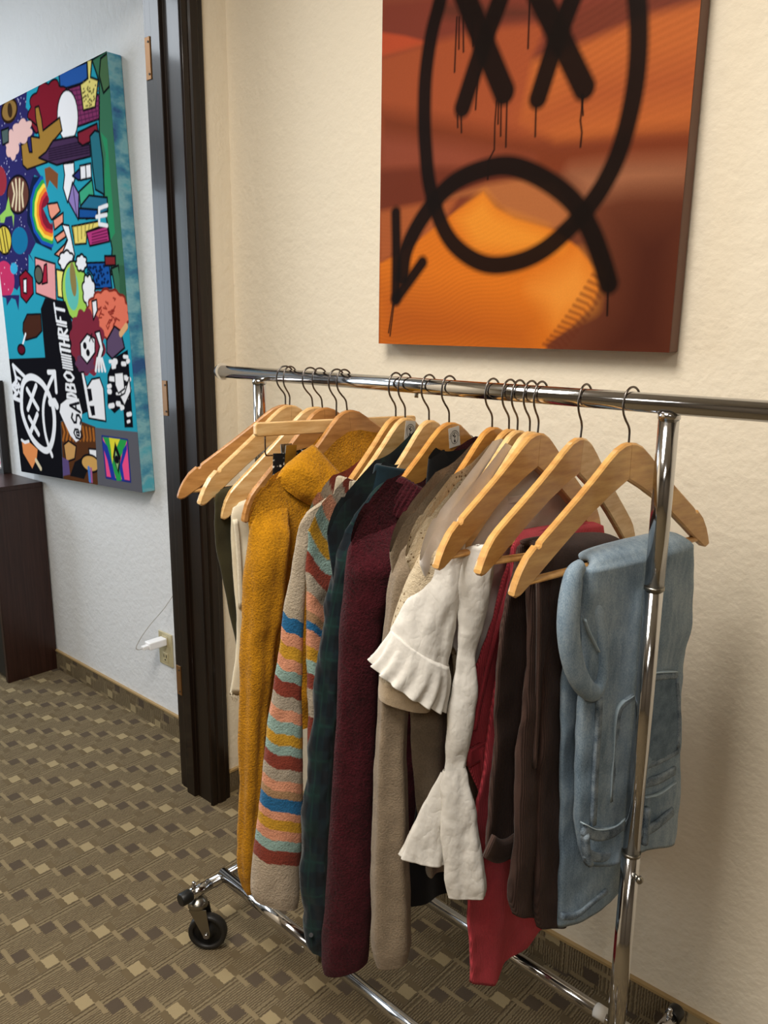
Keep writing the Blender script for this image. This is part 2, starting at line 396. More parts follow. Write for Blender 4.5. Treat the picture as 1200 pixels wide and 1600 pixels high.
dune([(600, 75), (900, -20), (1160, -90), (1160, 10), (940, 70), (700, 160), (560, 212), (600, 150)], '6f3526', .008)
dune([(560, 212), (760, 140), (960, 55), (1160, 0), (1150, 470), (900, 480), (640, 500), (520, 420)], 'b5602f', .010)
dune([(520, 400), (760, 270), (1150, 200), (1150, 330), (760, 400), (560, 480)], 'a4532c', .03)
dune([(30, 380), (300, 430), (640, 500), (900, 470), (1150, 440), (1140, 580), (640, 610), (200, 590), (30, 600)], '76371f', .02)
dune([(30, 470), (300, 500), (560, 560), (300, 600), (30, 600)], '8a4530', .02)
dune([(30, 590), (180, 580), (400, 590), (560, 620), (300, 690), (30, 735)], '6b3120', .01)
dune([(560, 615), (740, 590), (900, 575), (1120, 570), (1060, 1230), (560, 1230), (780, 1000), (640, 780)], '6c3925', .008)
dune([(700, 600), (900, 578), (1120, 572), (1100, 640), (900, 640), (740, 680)], 'a3694a', .03)
dune([(860, 760), (1130, 700), (1080, 1300), (700, 1300), (820, 1050)], '4c2419', .06)
dune([(30, 735), (190, 705), (300, 690), (240, 790), (30, 915)], 'a4572f', .008)
dune([(250, 690), (400, 640), (530, 618), (640, 640), (720, 760), (640, 800), (480, 750), (390, 668)], 'a96439', .008)
dune([(30, 915), (130, 860), (220, 790), (300, 730), (390, 668), (430, 720), (500, 760), (640, 800), (720, 860), (775, 930), (790, 1000), (765, 1065), (700, 1130), (610, 1196), (600, 1260), (30, 1260)], 'd2701f', .004)
dune([(300, 760), (390, 680), (440, 740), (600, 800), (660, 860), (500, 880), (360, 860)], 'e08a2d', .02)
dune([(560, 1000), (720, 900), (775, 960), (760, 1060), (640, 1120)], 'e28c35', .03)
dune([(30, 1000), (330, 1050), (560, 1120), (560, 1230), (30, 1230)], 'b3591c', .05)
# wind ripples and film grain in the print
gx, gy = dc.gx, dc.gy
rip = np.sin((gy-.10*gx+.012*np.sin(gx*14)+.006*np.sin(gx*37+gy*20))*760)*np.clip((.33-gy)/.2, 0, 1)*np.clip((.45-gx)/.2, 0, 1)
rip2 = np.sin((gy-.28*gx)*520+np.sin(gx*30)*1.2)*np.clip((gy-.33)/.1, 0, 1)*np.clip((gx-.3)/.15, 0, 1)
dc.c *= .86*(1+.055*rip+.05*rip2+rng.normal(0, .02, gx.shape))[..., None]
for k in range(14):
    x = 600+k*13; y = 1195-k*14-k*k*.35
    dc.line(k3([(x, y), (x+34, y+10+k*.5), (x+52, y+34)]), '5a2818', .0022, soft=.004, alpha=.8)
ink = '140d0a'; U = .664/1003
def spray(L_, hw): dc.line([tuple(p) for p in smooth_path([np.array(p) for p in k3(L_)], 8)], ink, hw*U*.99, soft=.0058, alpha=.985)
spray([(520, -560), (380, -480), (300, -300), (262, -120), (240, 0), (210, 120), (190, 260), (185, 400), (190, 520), (205, 650), (250, 790), (310, 870), (400, 918), (500, 912), (600, 868), (700, 780), (790, 670), (860, 530), (908, 350), (928, 180), (924, 0), (890, -200), (800, -420), (660, -540), (520, -560)], 27)
spray([(108, 960), (125, 860), (190, 740), (280, 640), (390, 588), (490, 578), (600, 622), (700, 700), (762, 800), (800, 900), (825, 985)], 29)
spray([(86, 740), (88, 870), (86, 1035)], 21); spray([(178, 912), (140, 965), (86, 1040)], 21)
spray([(470, -60), (385, 170), (318, 372)], 31); spray([(300, -80), (400, 170), (462, 320)], 36)
spray([(720, -60), (645, 140), (580, 340)], 30); spray([(560, -60), (655, 130), (740, 305)], 33)
for L_ in ([(300, 400), (301, 442)], [(313, 400), (314, 460)], [(436, 350), (430, 430), (428, 520), (407, 560), (405, 622)], [(452, 350), (450, 472)], [(472, 350), (468, 510)], [(443, 350), (441, 430)], [(573, 370), (570, 474)], [(737, 330), (727, 420), (732, 460), (727, 510)], [(731, 330), (736, 400)], [(552, -20), (545, 168)], [(298, 60), (290, 250)], [(320, 60), (321, 180)], [(306, 60), (305, 170)], [(372, 250), (363, 380)], [(352, 60), (354, 160)], [(823, 990), (820, 1095)], [(76, 1055), (61, 1155)], [(80, 1055), (66, 1166)]):
    dc.line(k3(L_), ink, [2.6*U]*(len(L_)-1)+[2.8*U], soft=.0016)
dz = empty('desert_canvas', (-.905, WY, 1.344), 'large canvas print of orange sand dunes sprayed with a black crossed-eyes face, above the rack', 'canvas')
canvas_box(dc, dz, WY-1.365-.001, plain('canvas_edge_brown', '6e4a3a', .6)); dc.object(dz, 'painted_front', print_mat('desert_print', .42))

# ------------------------------------------------------------------ mural canvas in the next room
c1 = lambda L_: [(x/4.444, y/4.444+60) for x, y in L_]
c2 = lambda L_: [(x/4.103, y/4.103+400) for x, y in L_]
MY = 1.382
mc = Canvas(np.array([-3.143, MY, .818]), .043, .868, 1.303, 330, 540, MY, '2a95ad')
K = '14141a'; Wt = 'e6e6ea'
def p1(L_, c, o=K, w_=.0035): mc.poly(c1(L_), c, outline=o, ow=w_)
def p2(L_, c, o=K, w_=.0035): mc.poly(c2(L_), c, outline=o, ow=w_)
def l1(L_, c, w_): mc.line(c1(L_), c, w_)
def l2(L_, c, w_): mc.line(c2(L_), c, w_)
p1([(-400, 600), (0, 420), (190, 350), (180, 480), (215, 520), (190, 560), (250, 640), (230, 700), (250, 900), (300, 980), (240, 950), (200, 1080), (200, 1300), (250, 1420), (210, 1500), (240, 1560), (180, 1640), (120, 1750), (60, 1700), (0, 1760), (-400, 1760)], '2c2a5e', None)
for k in range(420):
    x, y = rng.uniform(-250, 250), rng.uniform(380, 1640); 
    if x < 190: mc.ell(c1([(x, y)])[0], .0022, .0022, 'b9b6d8')
p1([(640, 150), (775, 60), (820, 700), (845, 1200), (880, 1640), (770, 1640), (780, 1460), (730, 1200), (720, 1080), (690, 640), (690, 300)], '3c6e55')
p1([(700, 650), (735, 800), (725, 1000), (740, 1180), (770, 1400), (800, 1350), (770, 1000), (745, 700)], '2f8a5f', None)
p1([(700, 140), (750, 100), (765, 330), (720, 380), (690, 260)], '4a6a4a')
p1([(410, 240), (605, 165), (610, 300), (420, 358)], '2a57a0')
p1([(460, 352), (590, 310), (690, 400), (690, 560), (520, 620), (480, 560)], '7e3560')
for k in range(7):
    l1([(470+k*30, 350+k*2), (520+k*26, 610-k*8)], '4e2444', .0018); l1([(470+k*6, 370+k*36), (690, 330+k*34)], '4e2444', .0018)
p1([(605, 150), (640, 145), (630, 270), (683, 290), (662, 478), (580, 500), (558, 320), (612, 278)], 'dccf7a')
for k in range(40): mc.ell(c1([(rng.uniform(575, 670), rng.uniform(300, 480))])[0], .0035, .003, '5a5230')
mc.blob(c1([(330, 480)])[0], .128, .072, '7a1f2d', 9, .1, outline=K, ow=.003)
p1([(205, 560), (250, 600), (300, 640), (250, 660), (215, 600)], '7a1f2d')
mc.ell(c1([(470, 540)])[0], .066, .075, Wt, outline=K, ow=.003)
p1([(245, 480), (270, 470), (290, 560), (300, 640), (350, 600), (415, 550), (432, 640), (350, 740), (330, 800), (330, 860), (190, 910), (160, 880), (148, 740), (190, 715), (205, 790), (225, 790), (215, 680), (275, 690), (250, 560)], '9a7536')
p1([(270, 830), (320, 790), (370, 710), (520, 680), (625, 740), (630, 820), (470, 860), (395, 880)], '45304f')
for k in range(6): l1([(340, 770+k*16), (620, 705+k*18)], '241a2c', .002)
p1([(540, 655), (675, 590), (685, 690), (575, 745), (545, 720)], '7c2635')
p1([(625, 680), (660, 640), (690, 650), (715, 840), (725, 1085), (665, 1050), (645, 900)], '2c6c7c')
p1([(440, 870), (515, 860), (520, 980), (470, 1140), (440, 1040), (450, 950)], Wt)
p1([(505, 955), (560, 900), (570, 980), (545, 985)], '2b3270'); p1([(555, 885), (632, 868), (637, 968), (560, 985)], Wt); l1([(595, 878), (600, 978)], K, .003)
p1([(505, 1000), (550, 1080), (545, 1260), (475, 1130)], '8a78b4'); l1([(505, 1010), (535, 1240)], K, .002)
p1([(550, 1065), (640, 980), (655, 1090), (560, 1165)], '3da07c'); p1([(560, 1165), (620, 1090), (745, 1105), (750, 1200), (600, 1255)], '2b6a88'); p1([(550, 1180), (680, 1190), (670, 1250), (550, 1250)], '1d4f93')
rb = [(282, 955), (232, 1030), (208, 1120), (206, 1230), (232, 1340), (285, 1420), (360, 1450)]
p1([(300, 960), (230, 960), (190, 1100), (190, 1280), (250, 1420), (362, 1475), (360, 1300), (310, 1180)], '16213f', None)
for k, c in enumerate(('1f4fa8', '2d9a4a', 'ecd24a', 'e8892f', 'c43238', '7d1f33')):
    f_ = 1-.105*(k+1); l1([(355+(x-355)*f_, 1215+(y-1215)*f_) for x, y in rb], c, .013)
p1([(355, 1140), (300, 1180), (345, 1280), (360, 1290)], '2a95ad', None)
for L_ in ([(330, 1150), (400, 1140), (420, 1200), (360, 1260), (345, 1230)], [(370, 1260), (440, 1210), (440, 1280), (380, 1330)], [(380, 1380), (460, 1320), (470, 1370), (400, 1420)], [(380, 1500), (450, 1430), (465, 1400), (470, 1480), (420, 1520)]): p1(L_, 'e2947c')
p1([(430, 1290), (480, 1300), (500, 1400), (520, 1500), (500, 1600), (430, 1590), (430, 1500), (470, 1400)], Wt)
p1([(310, 905), (345, 890), (405, 940), (400, 1050), (345, 985), (325, 1050)], '7a4c30', None)
p1([(500, 1305), (690, 1268), (690, 1310), (605, 1345), (600, 1425), (520, 1432)], 'dfcb6c')
for k in range(6): l1([(510+k*28, 1305-k*5), (520+k*24, 1430-k*20)], '6c5f2a', .002)
p1([(600, 1345), (745, 1300), (762, 1410), (625, 1442)], 'b03a78')
for k in range(4): l1([(640, 1360+k*20), (745, 1330+k*22)], '5a1a40', .002)
for L_ in ([(690, 1180), (745, 1160)], [(690, 1180), (690, 1290), (745, 1300)], [(690, 1235), (740, 1225)], [(670, 1240), (690, 1235)]): l1(L_, Wt, .006)
mc.ell(c1([(65, 500)])[0], .06, .036, '8a6a3a', outline='2a1d14', ow=.005); mc.ell(c1([(70, 500)])[0], .018, .024, '3a2a1c')
mc.blob(c1([(150, 650)])[0], .075, .035, 'd8b0aa', 7, .15); mc.blob(c1([(85, 740)])[0], .05, .045, 'd8b0aa', 6, .12); p1([(10, 640), (60, 620), (60, 720), (20, 740)], '4a5a58')
mc.ell(c1([(0, 990)])[0], .055, .05, '8e2f3a')
mc.ell(c1([(125, 1085)])[0], .085, .062, '5f3a33', outline=K, ow=.004)
for dx in (-38, -14, 12, 36): l1([(125+dx, 970+abs(dx)), (128+dx*.7, 1080), (125+dx, 1200-abs(dx))], 'd9c6a4', .006)
p1([(0, 1230), (40, 1190), (60, 1100), (75, 1190), (100, 1230), (95, 1310), (85, 1230), (40, 1240), (30, 1280), (5, 1280)], '8dbb58', None)
mc.ell(c1([(30, 1400)])[0], .06, .05, 'cdb648', outline=K, ow=.004); [l1([(dx, 1320), (dx+28, 1490)], '4a3f22', .004) for dx in (-10, 15, 35)]
mc.ell(c1([(137, 1405)])[0], .064, .046, '1b6c96')
p1([(200, 1500), (240, 1560), (260, 1640), (200, 1640)], '2a95ad', None)
# lower half
mc.ell(c2([(30, 150)])[0], .082, .066, 'bd3460'); [mc.ell(c2([q])[0], .004, .003, 'd9a0b4') for q in ((30, 75), (30, 180), (55, 215), (10, 110))]
mc.ell(c2([(90, 80)])[0], .03, .02, '3aa0c8')
p2([(0, 255), (40, 270), (45, 320), (75, 270), (100, 280), (120, 350), (125, 250), (60, 250)], '2c2a5e', None)
p2([(125, 130), (165, 90), (210, 140), (215, 240), (170, 300), (135, 260)], '8a1b2d'); p2([(150, 150), (172, 145), (172, 240), (152, 235)], Wt)
p2([(225, 10), (355, 50), (362, 290), (232, 238)], 'dd9797'); p2([(285, 60), (300, 50), (305, 170), (270, 180)], 'a0243a'); mc.ell(c2([(248, 120)])[0], .03, .03, '5a5a50', outline=K)
p2([(362, 85), (440, 105), (442, 280), (372, 262)], 'e6db78'); mc.blob(c2([(425, 30)])[0], .05, .03, Wt, 7, .1, outline=K)
mc.ell(c2([(482, 225)])[0], .088, .096, '9cc857', outline=K); mc.ell(c2([(462, 210)])[0], .044, .07, '5fb7ad'); mc.ell(c2([(470, 150)])[0], .02, .055, '8a7a4a')
p2([(545, 45), (700, 40), (718, 205), (595, 212), (600, 130)], '1d529c'); [mc.ell(c2([(rng.uniform(560, 700), rng.uniform(60, 190))])[0], .006, .0045, '10224a') for k in range(46)]
p2([(672, 0), (740, 0), (742, 60), (676, 62)], '7c2a2e')
mc.blob(c2([(522, 45)])[0], .035, .025, Wt, 7, .1, outline=K); mc.blob(c2([(572, 230)])[0], .04, .052, Wt, 8, .1, outline=K)
p2([(715, 80), (760, 60), (800, 340), (760, 330)], '3c6e55'); p2([(830, 60), (835, 380), (770, 340), (765, 60)], '355f48', None)
p2([(150, 430), (175, 375), (262, 372), (270, 480), (235, 520), (165, 540), (148, 480)], '46281f'); l2([(165, 500), (140, 590)], Wt, .005); mc.ell(c2([(138, 600)])[0], .03, .018, '5a1626', outline=K)
p2([(50, 660), (290, 650), (262, 340), (290, 268), (420, 290), (462, 420), (512, 700), (562, 1000), (470, 1040), (390, 1060), (408, 1455), (126, 1395)], '16161b', None)
mc.blob(c2([(690, 375)])[0], .13, .075, 'de735c', 14, .06, outline='7a2a22')
for k in range(16):
    a, b = rng.uniform(635, 755), rng.uniform(280, 470); l2([(a, b), (a+rng.uniform(-25, 25), b+rng.uniform(-25, 25)), (a+rng.uniform(-35, 35), b+rng.uniform(-35, 35))], '8a2c26', .0025)
mc.blob(c2([(560, 555)])[0], .11, .105, '7c2c3c', 12, .08); mc.blob(c2([(545, 690)])[0], .06, .03, '5f3a55', 7, .12)
p2([(515, 560), (560, 500), (610, 530), (610, 620), (560, 690), (520, 640)], Wt); mc.ell(c2([(545, 575)])[0], .012, .012, K); mc.ell(c2([(565, 620)])[0], .012, .012, K); l2([(580, 510), (600, 550)], K, .003); l2([(590, 500), (575, 545)], K, .003)
p2([(610, 490), (640, 480), (665, 600), (640, 690), (620, 660), (640, 580)], Wt); p2([(590, 290), (620, 280), (625, 350), (600, 410)], Wt)
for k in range(4): l2([(625+k*10, 660), (615+k*20, 735)], Wt, .006)
p2([(685, 540), (735, 450), (775, 480), (800, 590), (720, 660), (685, 620)], '5c4a66'); l2([(775, 500), (810, 450)], 'd8a878', .01)
p2([(520, 745), (538, 745), (560, 840), (590, 790), (640, 780), (665, 850), (680, 1060), (570, 1040), (560, 980)], Wt)
p2([(558, 850), (585, 850), (595, 925), (572, 935)], K, None); p2([(575, 960), (605, 960), (612, 1020), (590, 1025)], K, None)
p2([(690, 760), (735, 650), (820, 600), (835, 800), (855, 1100), (800, 1100), (790, 960), (735, 1010), (690, 960)], K, None)
for k in range(34):
    x, y = rng.uniform(690, 825), rng.uniform(640, 1080); 
    if x+(y-640)*.08 > 705 and y < 1000+(x-740)*1.0: l2([(x, y), (x+rng.uniform(8, 26), y+rng.uniform(-6, 3))], Wt, rng.uniform(.004, .009))
p2([(735, 750), (790, 745), (800, 850), (760, 880), (740, 830)], Wt, K, .003); p2([(770, 900), (800, 880), (830, 780), (840, 870), (800, 960)], Wt, K, .003)
p2([(390, 1060), (470, 1040), (612, 1095), (632, 1500), (408, 1452)], '54331f', None)
for k in range(10): l2([(400+k*22, 1075+k*4), (415+k*21, 1130+k*5), (405+k*22, 1180)], 'a0602a', .006)
p2([(410, 1210), (440, 1185), (490, 1220), (480, 1300), (425, 1320)], 'c1935a'); p2([(400, 1290), (440, 1310), (450, 1400), (405, 1410)], '5a4a78', None)
p2([(480, 1320), (530, 1290), (560, 1380), (540, 1430), (450, 1410)], '18181c', None); p2([(570, 1235), (620, 1240), (622, 1305), (575, 1295)], Wt); mc.ell(c2([(580, 1330)])[0], .062, .03, 'c79a58', outline=K); l2([(570, 1360), (578, 1440)], '4a78c0', .008); l2([(585, 1365), (590, 1445)], 'a05a8a', .006)
p2([(610, 1100), (895, 1130), (925, 1580), (632, 1505)], '5b5b63', None)
p2([(655, 1155), (818, 1180), (838, 1447), (682, 1420)], 'e84f86', '23307a', .004)
p2([(660, 1160), (815, 1182), (800, 1230), (770, 1300), (780, 1440), (750, 1440), (700, 1290), (680, 1210)], '2c9a4c', None); p2([(660, 1180), (690, 1220), (720, 1330), (745, 1440), (715, 1430), (690, 1310), (662, 1230)], '243a9a', None); p2([(815, 1200), (790, 1240), (765, 1360), (785, 1440), (800, 1440), (785, 1340), (815, 1240)], '243a9a', None)
p2([(700, 1165), (770, 1175), (735, 1260), (720, 1330), (712, 1240)], 'dcd23a', None); p2([(738, 1190), (775, 1290), (762, 1400), (725, 1290)], K, None); p2([(742, 1250), (765, 1310), (755, 1370), (736, 1300)], '8fb07a', None); mc.ell(c2([(750, 1305)])[0], .014, .014, K)
p2([(140, 1180), (185, 1190), (242, 1240), (236, 1300), (208, 1362), (150, 1262)], 'e08d55', None); l2([(140, 1180), (160, 1195), (185, 1188)], Wt, .006); l2([(232, 1310), (262, 1362)], 'd8c8a8', .009)
def sm(L_): return [tuple(q) for q in smooth_path([np.array(p) for p in L_], 5)]
l2(sm([(138, 920), (145, 830), (172, 785), (215, 778), (270, 815), (315, 890), (343, 980), (350, 1080), (338, 1180), (312, 1240), (275, 1240), (215, 1180), (170, 1090), (143, 1000), (138, 920)]), Wt, .0125)
for L_ in ([(175, 855), (245, 978)], [(232, 832), (180, 982)], [(188, 1035), (248, 1142)], [(240, 1015), (198, 1128)]): l2(L_, Wt, .010)
l2(sm([(352, 745), (310, 840), (283, 930), (278, 1020), (290, 1130), (312, 1215), (335, 1280)]), Wt, .009); l2([(310, 745), (352, 745), (362, 870)], Wt, .009)
l2([(322, 940), (352, 935), (365, 960)], Wt, .014)
l2([(140, 930), (85, 908), (108, 880), (78, 838), (108, 800), (84, 700), (160, 775)], Wt, .008)
for L_ in ([(95, 890), (102, 868), (112, 885), (120, 862), (128, 880)], [(97, 838), (104, 820), (112, 838), (120, 818), (128, 836), (118, 846), (112, 838), (104, 848), (97, 838)], [(100, 795), (100, 772), (132, 790)]): l2(L_, Wt, .005)
p2([(383, 1000), (390, 950), (430, 918), (505, 915), (527, 1000), (516, 1175), (488, 1192), (452, 1150), (410, 1060)], Wt, None)
FONT = {'S': [[(.9, .85), (.5, 1), (.1, .8), (.15, .58), (.85, .42), (.9, .18), (.5, 0), (.1, .15)]], 'A': [[(0, 0), (.5, 1), (1, 0)], [(.2, .38), (.8, .38)]], 'D': [[(.1, 0), (.1, 1), (.6, .95), (.95, .5), (.6, .05), (.1, 0)]], 'B': [[(.1, 0), (.1, 1), (.75, .92), (.75, .6), (.1, .52), (.85, .45), (.85, .08), (.1, 0)]], 'O': [[(.5, 0), (.05, .3), (.05, .7), (.5, 1), (.95, .7), (.95, .3), (.5, 0)]], 'I': [[(.5, 0), (.5, 1)]], 'T': [[(.5, 0), (.5, 1)], [(0, 1), (1, 1)]], 'H': [[(.1, 0), (.1, 1)], [(.9, 0), (.9, 1)], [(.1, .5), (.9, .5)]], 'R': [[(.1, 0), (.1, 1), (.8, .9), (.8, .6), (.1, .5), (.9, 0)]], 'F': [[(.1, 0), (.1, 1), (.9, 1)], [(.1, .55), (.7, .55)]], '@': [[(.65, .35), (.35, .35), (.35, .65), (.65, .65), (.65, .3), (.9, .4), (.85, .8), (.5, 1), (.1, .8), (.05, .3), (.4, 0), (.8, .1)]]}
# each letter: crop position of its start and end along the reading line, and its height in crop pixels
letters = [('@', 1175, 1105, K), ('S', 1078, 1010, K), ('A', 995, 935, K), ('D', 915, 880, Wt), ('B', 868, 815, Wt), ('O', 800, 745, Wt)]
letters += [('I', 728-i*17, 715-i*17, Wt) for i in range(6)]+[('T', 622, 585, Wt), ('H', 575, 525, Wt), ('R', 515, 462, Wt), ('I', 455, 435, Wt), ('F', 428, 385, Wt), ('T', 372, 312, Wt)]
for chx, y0, y1, c in letters:
    hgt = 62 if chx != '@' else 50
    for st in FONT[chx]:
        pts = []
        for x, y in st:
            yy = y0+(y1-y0)*x; right = 380+(yy-312)*(500-380)/(1175-312)+30
            if chx in 'SA': right += 10
            pts.append((right-hgt*y, yy+ (y-.5)*-14))
        l2(pts, c, .0030 if chx == 'I' else (.0050 if chx != '@' else .0042))
t = NT('mural_edge_paint', .5); nz = t.noise(t.mapping(t.coord(), (6, 6, 9)), 1.2, 4, .6)
t.color(t.ramp(nz, [(.34, lin('1f4f86')), (.46, lin('3f8aa4')), (.56, lin('7fb0b8')), (.66, lin('4aa3b5'))]))
mu = empty('mural_canvas', (-2.74, WLY, .83), 'large colourful cartoon mural canvas with white lettering, hung in the next room', 'canvas')
canvas_box(mc, mu, WLY-MY-.001, t.m); mc.object(mu, 'painted_front', print_mat('mural_paint', .7, spec=0.0))

# ------------------------------------------------------------------ cabinet, frame, outlet, charger in the next room
cb = empty('low_cabinet', (-3.5, 1.33, 0), 'low dark brown laminate cabinet against the white wall under the mural', 'cabinet')
CX1, CX0, CY0, CY1, CH = -3.066, -4.0, 1.222, 1.424, .782
box('side_panel', (CX1-.018, CY0, 0), (CX1, CY1, CH-.018), M['cab_wood'], cb, .001)
box('side_panel', (CX0, CY0, 0), (CX0+.018, CY1, CH-.018), M['cab_wood'], cb, .001)
box('top', (CX0, CY0-.002, CH-.018), (CX1+.001, CY1, CH), M['cab_wood'], cb, .001)
box('back_panel', (CX0+.018, CY1-.008, .05), (CX1-.018, CY1, CH-.018), M['black'], cb)
box('door', (CX0+.02, CY0+.006, .02), ((CX0+CX1)/2-.002, CY0+.022, CH-.022), M['black'], cb, .001)
box('door', ((CX0+CX1)/2+.002, CY0+.006, .02), (CX1-.02, CY0+.022, CH-.022), M['black'], cb, .001)
fr = empty('picture_frame', (-3.5, 1.41, CH), 'dark framed pink and white picture standing on the cabinet at the left edge', 'picture')
V, Fc = merge([(boxv(*q), BOXF) for q in (((-3.358, 1.395, CH), (-3.34, 1.425, 1.16)), ((-3.78, 1.395, CH), (-3.762, 1.425, 1.16)), ((-3.762, 1.395, CH), (-3.358, 1.425, CH+.018)), ((-3.762, 1.395, 1.142), (-3.358, 1.425, 1.16)))])
build('frame', V, Fc, M['frame_wood'], fr, False)
t = NT('picture_print', .5); t.color(t.ramp(t.noise(t.coord(), 14, 2), [(.42, lin('d9cfc9')), (.5, lin('c8788e')), (.6, lin('e8e0da'))])); box('print', (-3.762, 1.412, CH+.018), (-3.358, 1.424, 1.142), t.m, fr)
ol = empty('wall_outlet', (-2.26, WLY, .25), 'ivory wall outlet plate low on the white wall beside the door frame', 'outlet')
bevel(box('cover_plate', (-2.298, WLY-.006, .252), (-2.220, WLY, .370), M['ivory'], ol), .004, 3)
for zz in (.281, .341):
    f_ = box('socket_face', (-2.275, WLY-.008, zz-.017), (-2.243, WLY-.005, zz+.017), M['ivory'], ol, .003)
    if zz < .3:
        box('slot', (-2.267, WLY-.009, zz), (-2.2645, WLY-.0075, zz+.010), M['slot'], f_); box('slot', (-2.2535, WLY-.009, zz), (-2.251, WLY-.0075, zz+.010), M['slot'], f_)
        tube('ground_hole', [(-2.259, WLY-.0075, zz-.008), (-2.259, WLY-.009, zz-.008)], .003, M['slot'], f_, 8)
tube('plate_screw', [(-2.259, WLY-.005, .311), (-2.259, WLY-.008, .311)], .003, M['ivory'], ol, 8)
ch = empty('phone_charger', (-2.26, 1.39, .33), 'white plug-in charger with a thin grey cable stuck in the wall outlet', 'charger')
bevel(box('charger_body', (-2.277, 1.357, .329), (-2.241, WLY-.008, .355), M['white_pl'], ch), .004, 3)
box('connector', (-2.268, 1.338, .333), (-2.250, 1.357, .346), M['white_pl'], ch, .002)
pts = [(-2.259, 1.340, .339), (-2.262, 1.324, .338), (-2.262, 1.318, .350), (-2.248, 1.335, .39), (-2.23, 1.36, .43), (-2.205, 1.39, .475), (-2.185, 1.416, .52), (-2.15, 1.424, .56), (-2.05, 1.425, .60)]
tube('cable', smooth_path(pts, 6), .0017, plain('cable_grey', 'b9b7b4', .4), ch, 8)

# ------------------------------------------------------------------ garment rack
def RP(a, t=0, z=0): return RO+RU*a+RV*t+Z*z      # along the rail, towards the wall, up
rk = empty('garment_rack', tuple(RP(RL/2)), 'chrome rolling garment rack with a round rail and black casters', 'clothes rack')
TR = .0135
rail = tube('rail', [RP(-.141, 0, HR), RP(RL+.23, 0, HR)], TR, M['chrome'], rk, 28)
c1 = tube('rail_end_cap', [RP(-.146, 0, HR), RP(-.139, 0, HR)], TR+.0012, M['black'], rk, 24)
tube('end_washer', [RP(-.135, 0, HR), RP(-.1335, 0, HR)], .0185, M['clear'], rk, 28)
tube('rail_end_cap', [RP(RL+.229, 0, HR), RP(RL+.236, 0, HR)], TR+.0012, M['black'], rk, 24)
tube('rail_pin', [RP(.448, 0, HR-TR+.002), RP(.448, 0, HR-TR-.007)], .0035, M['steel'], rk, 10)
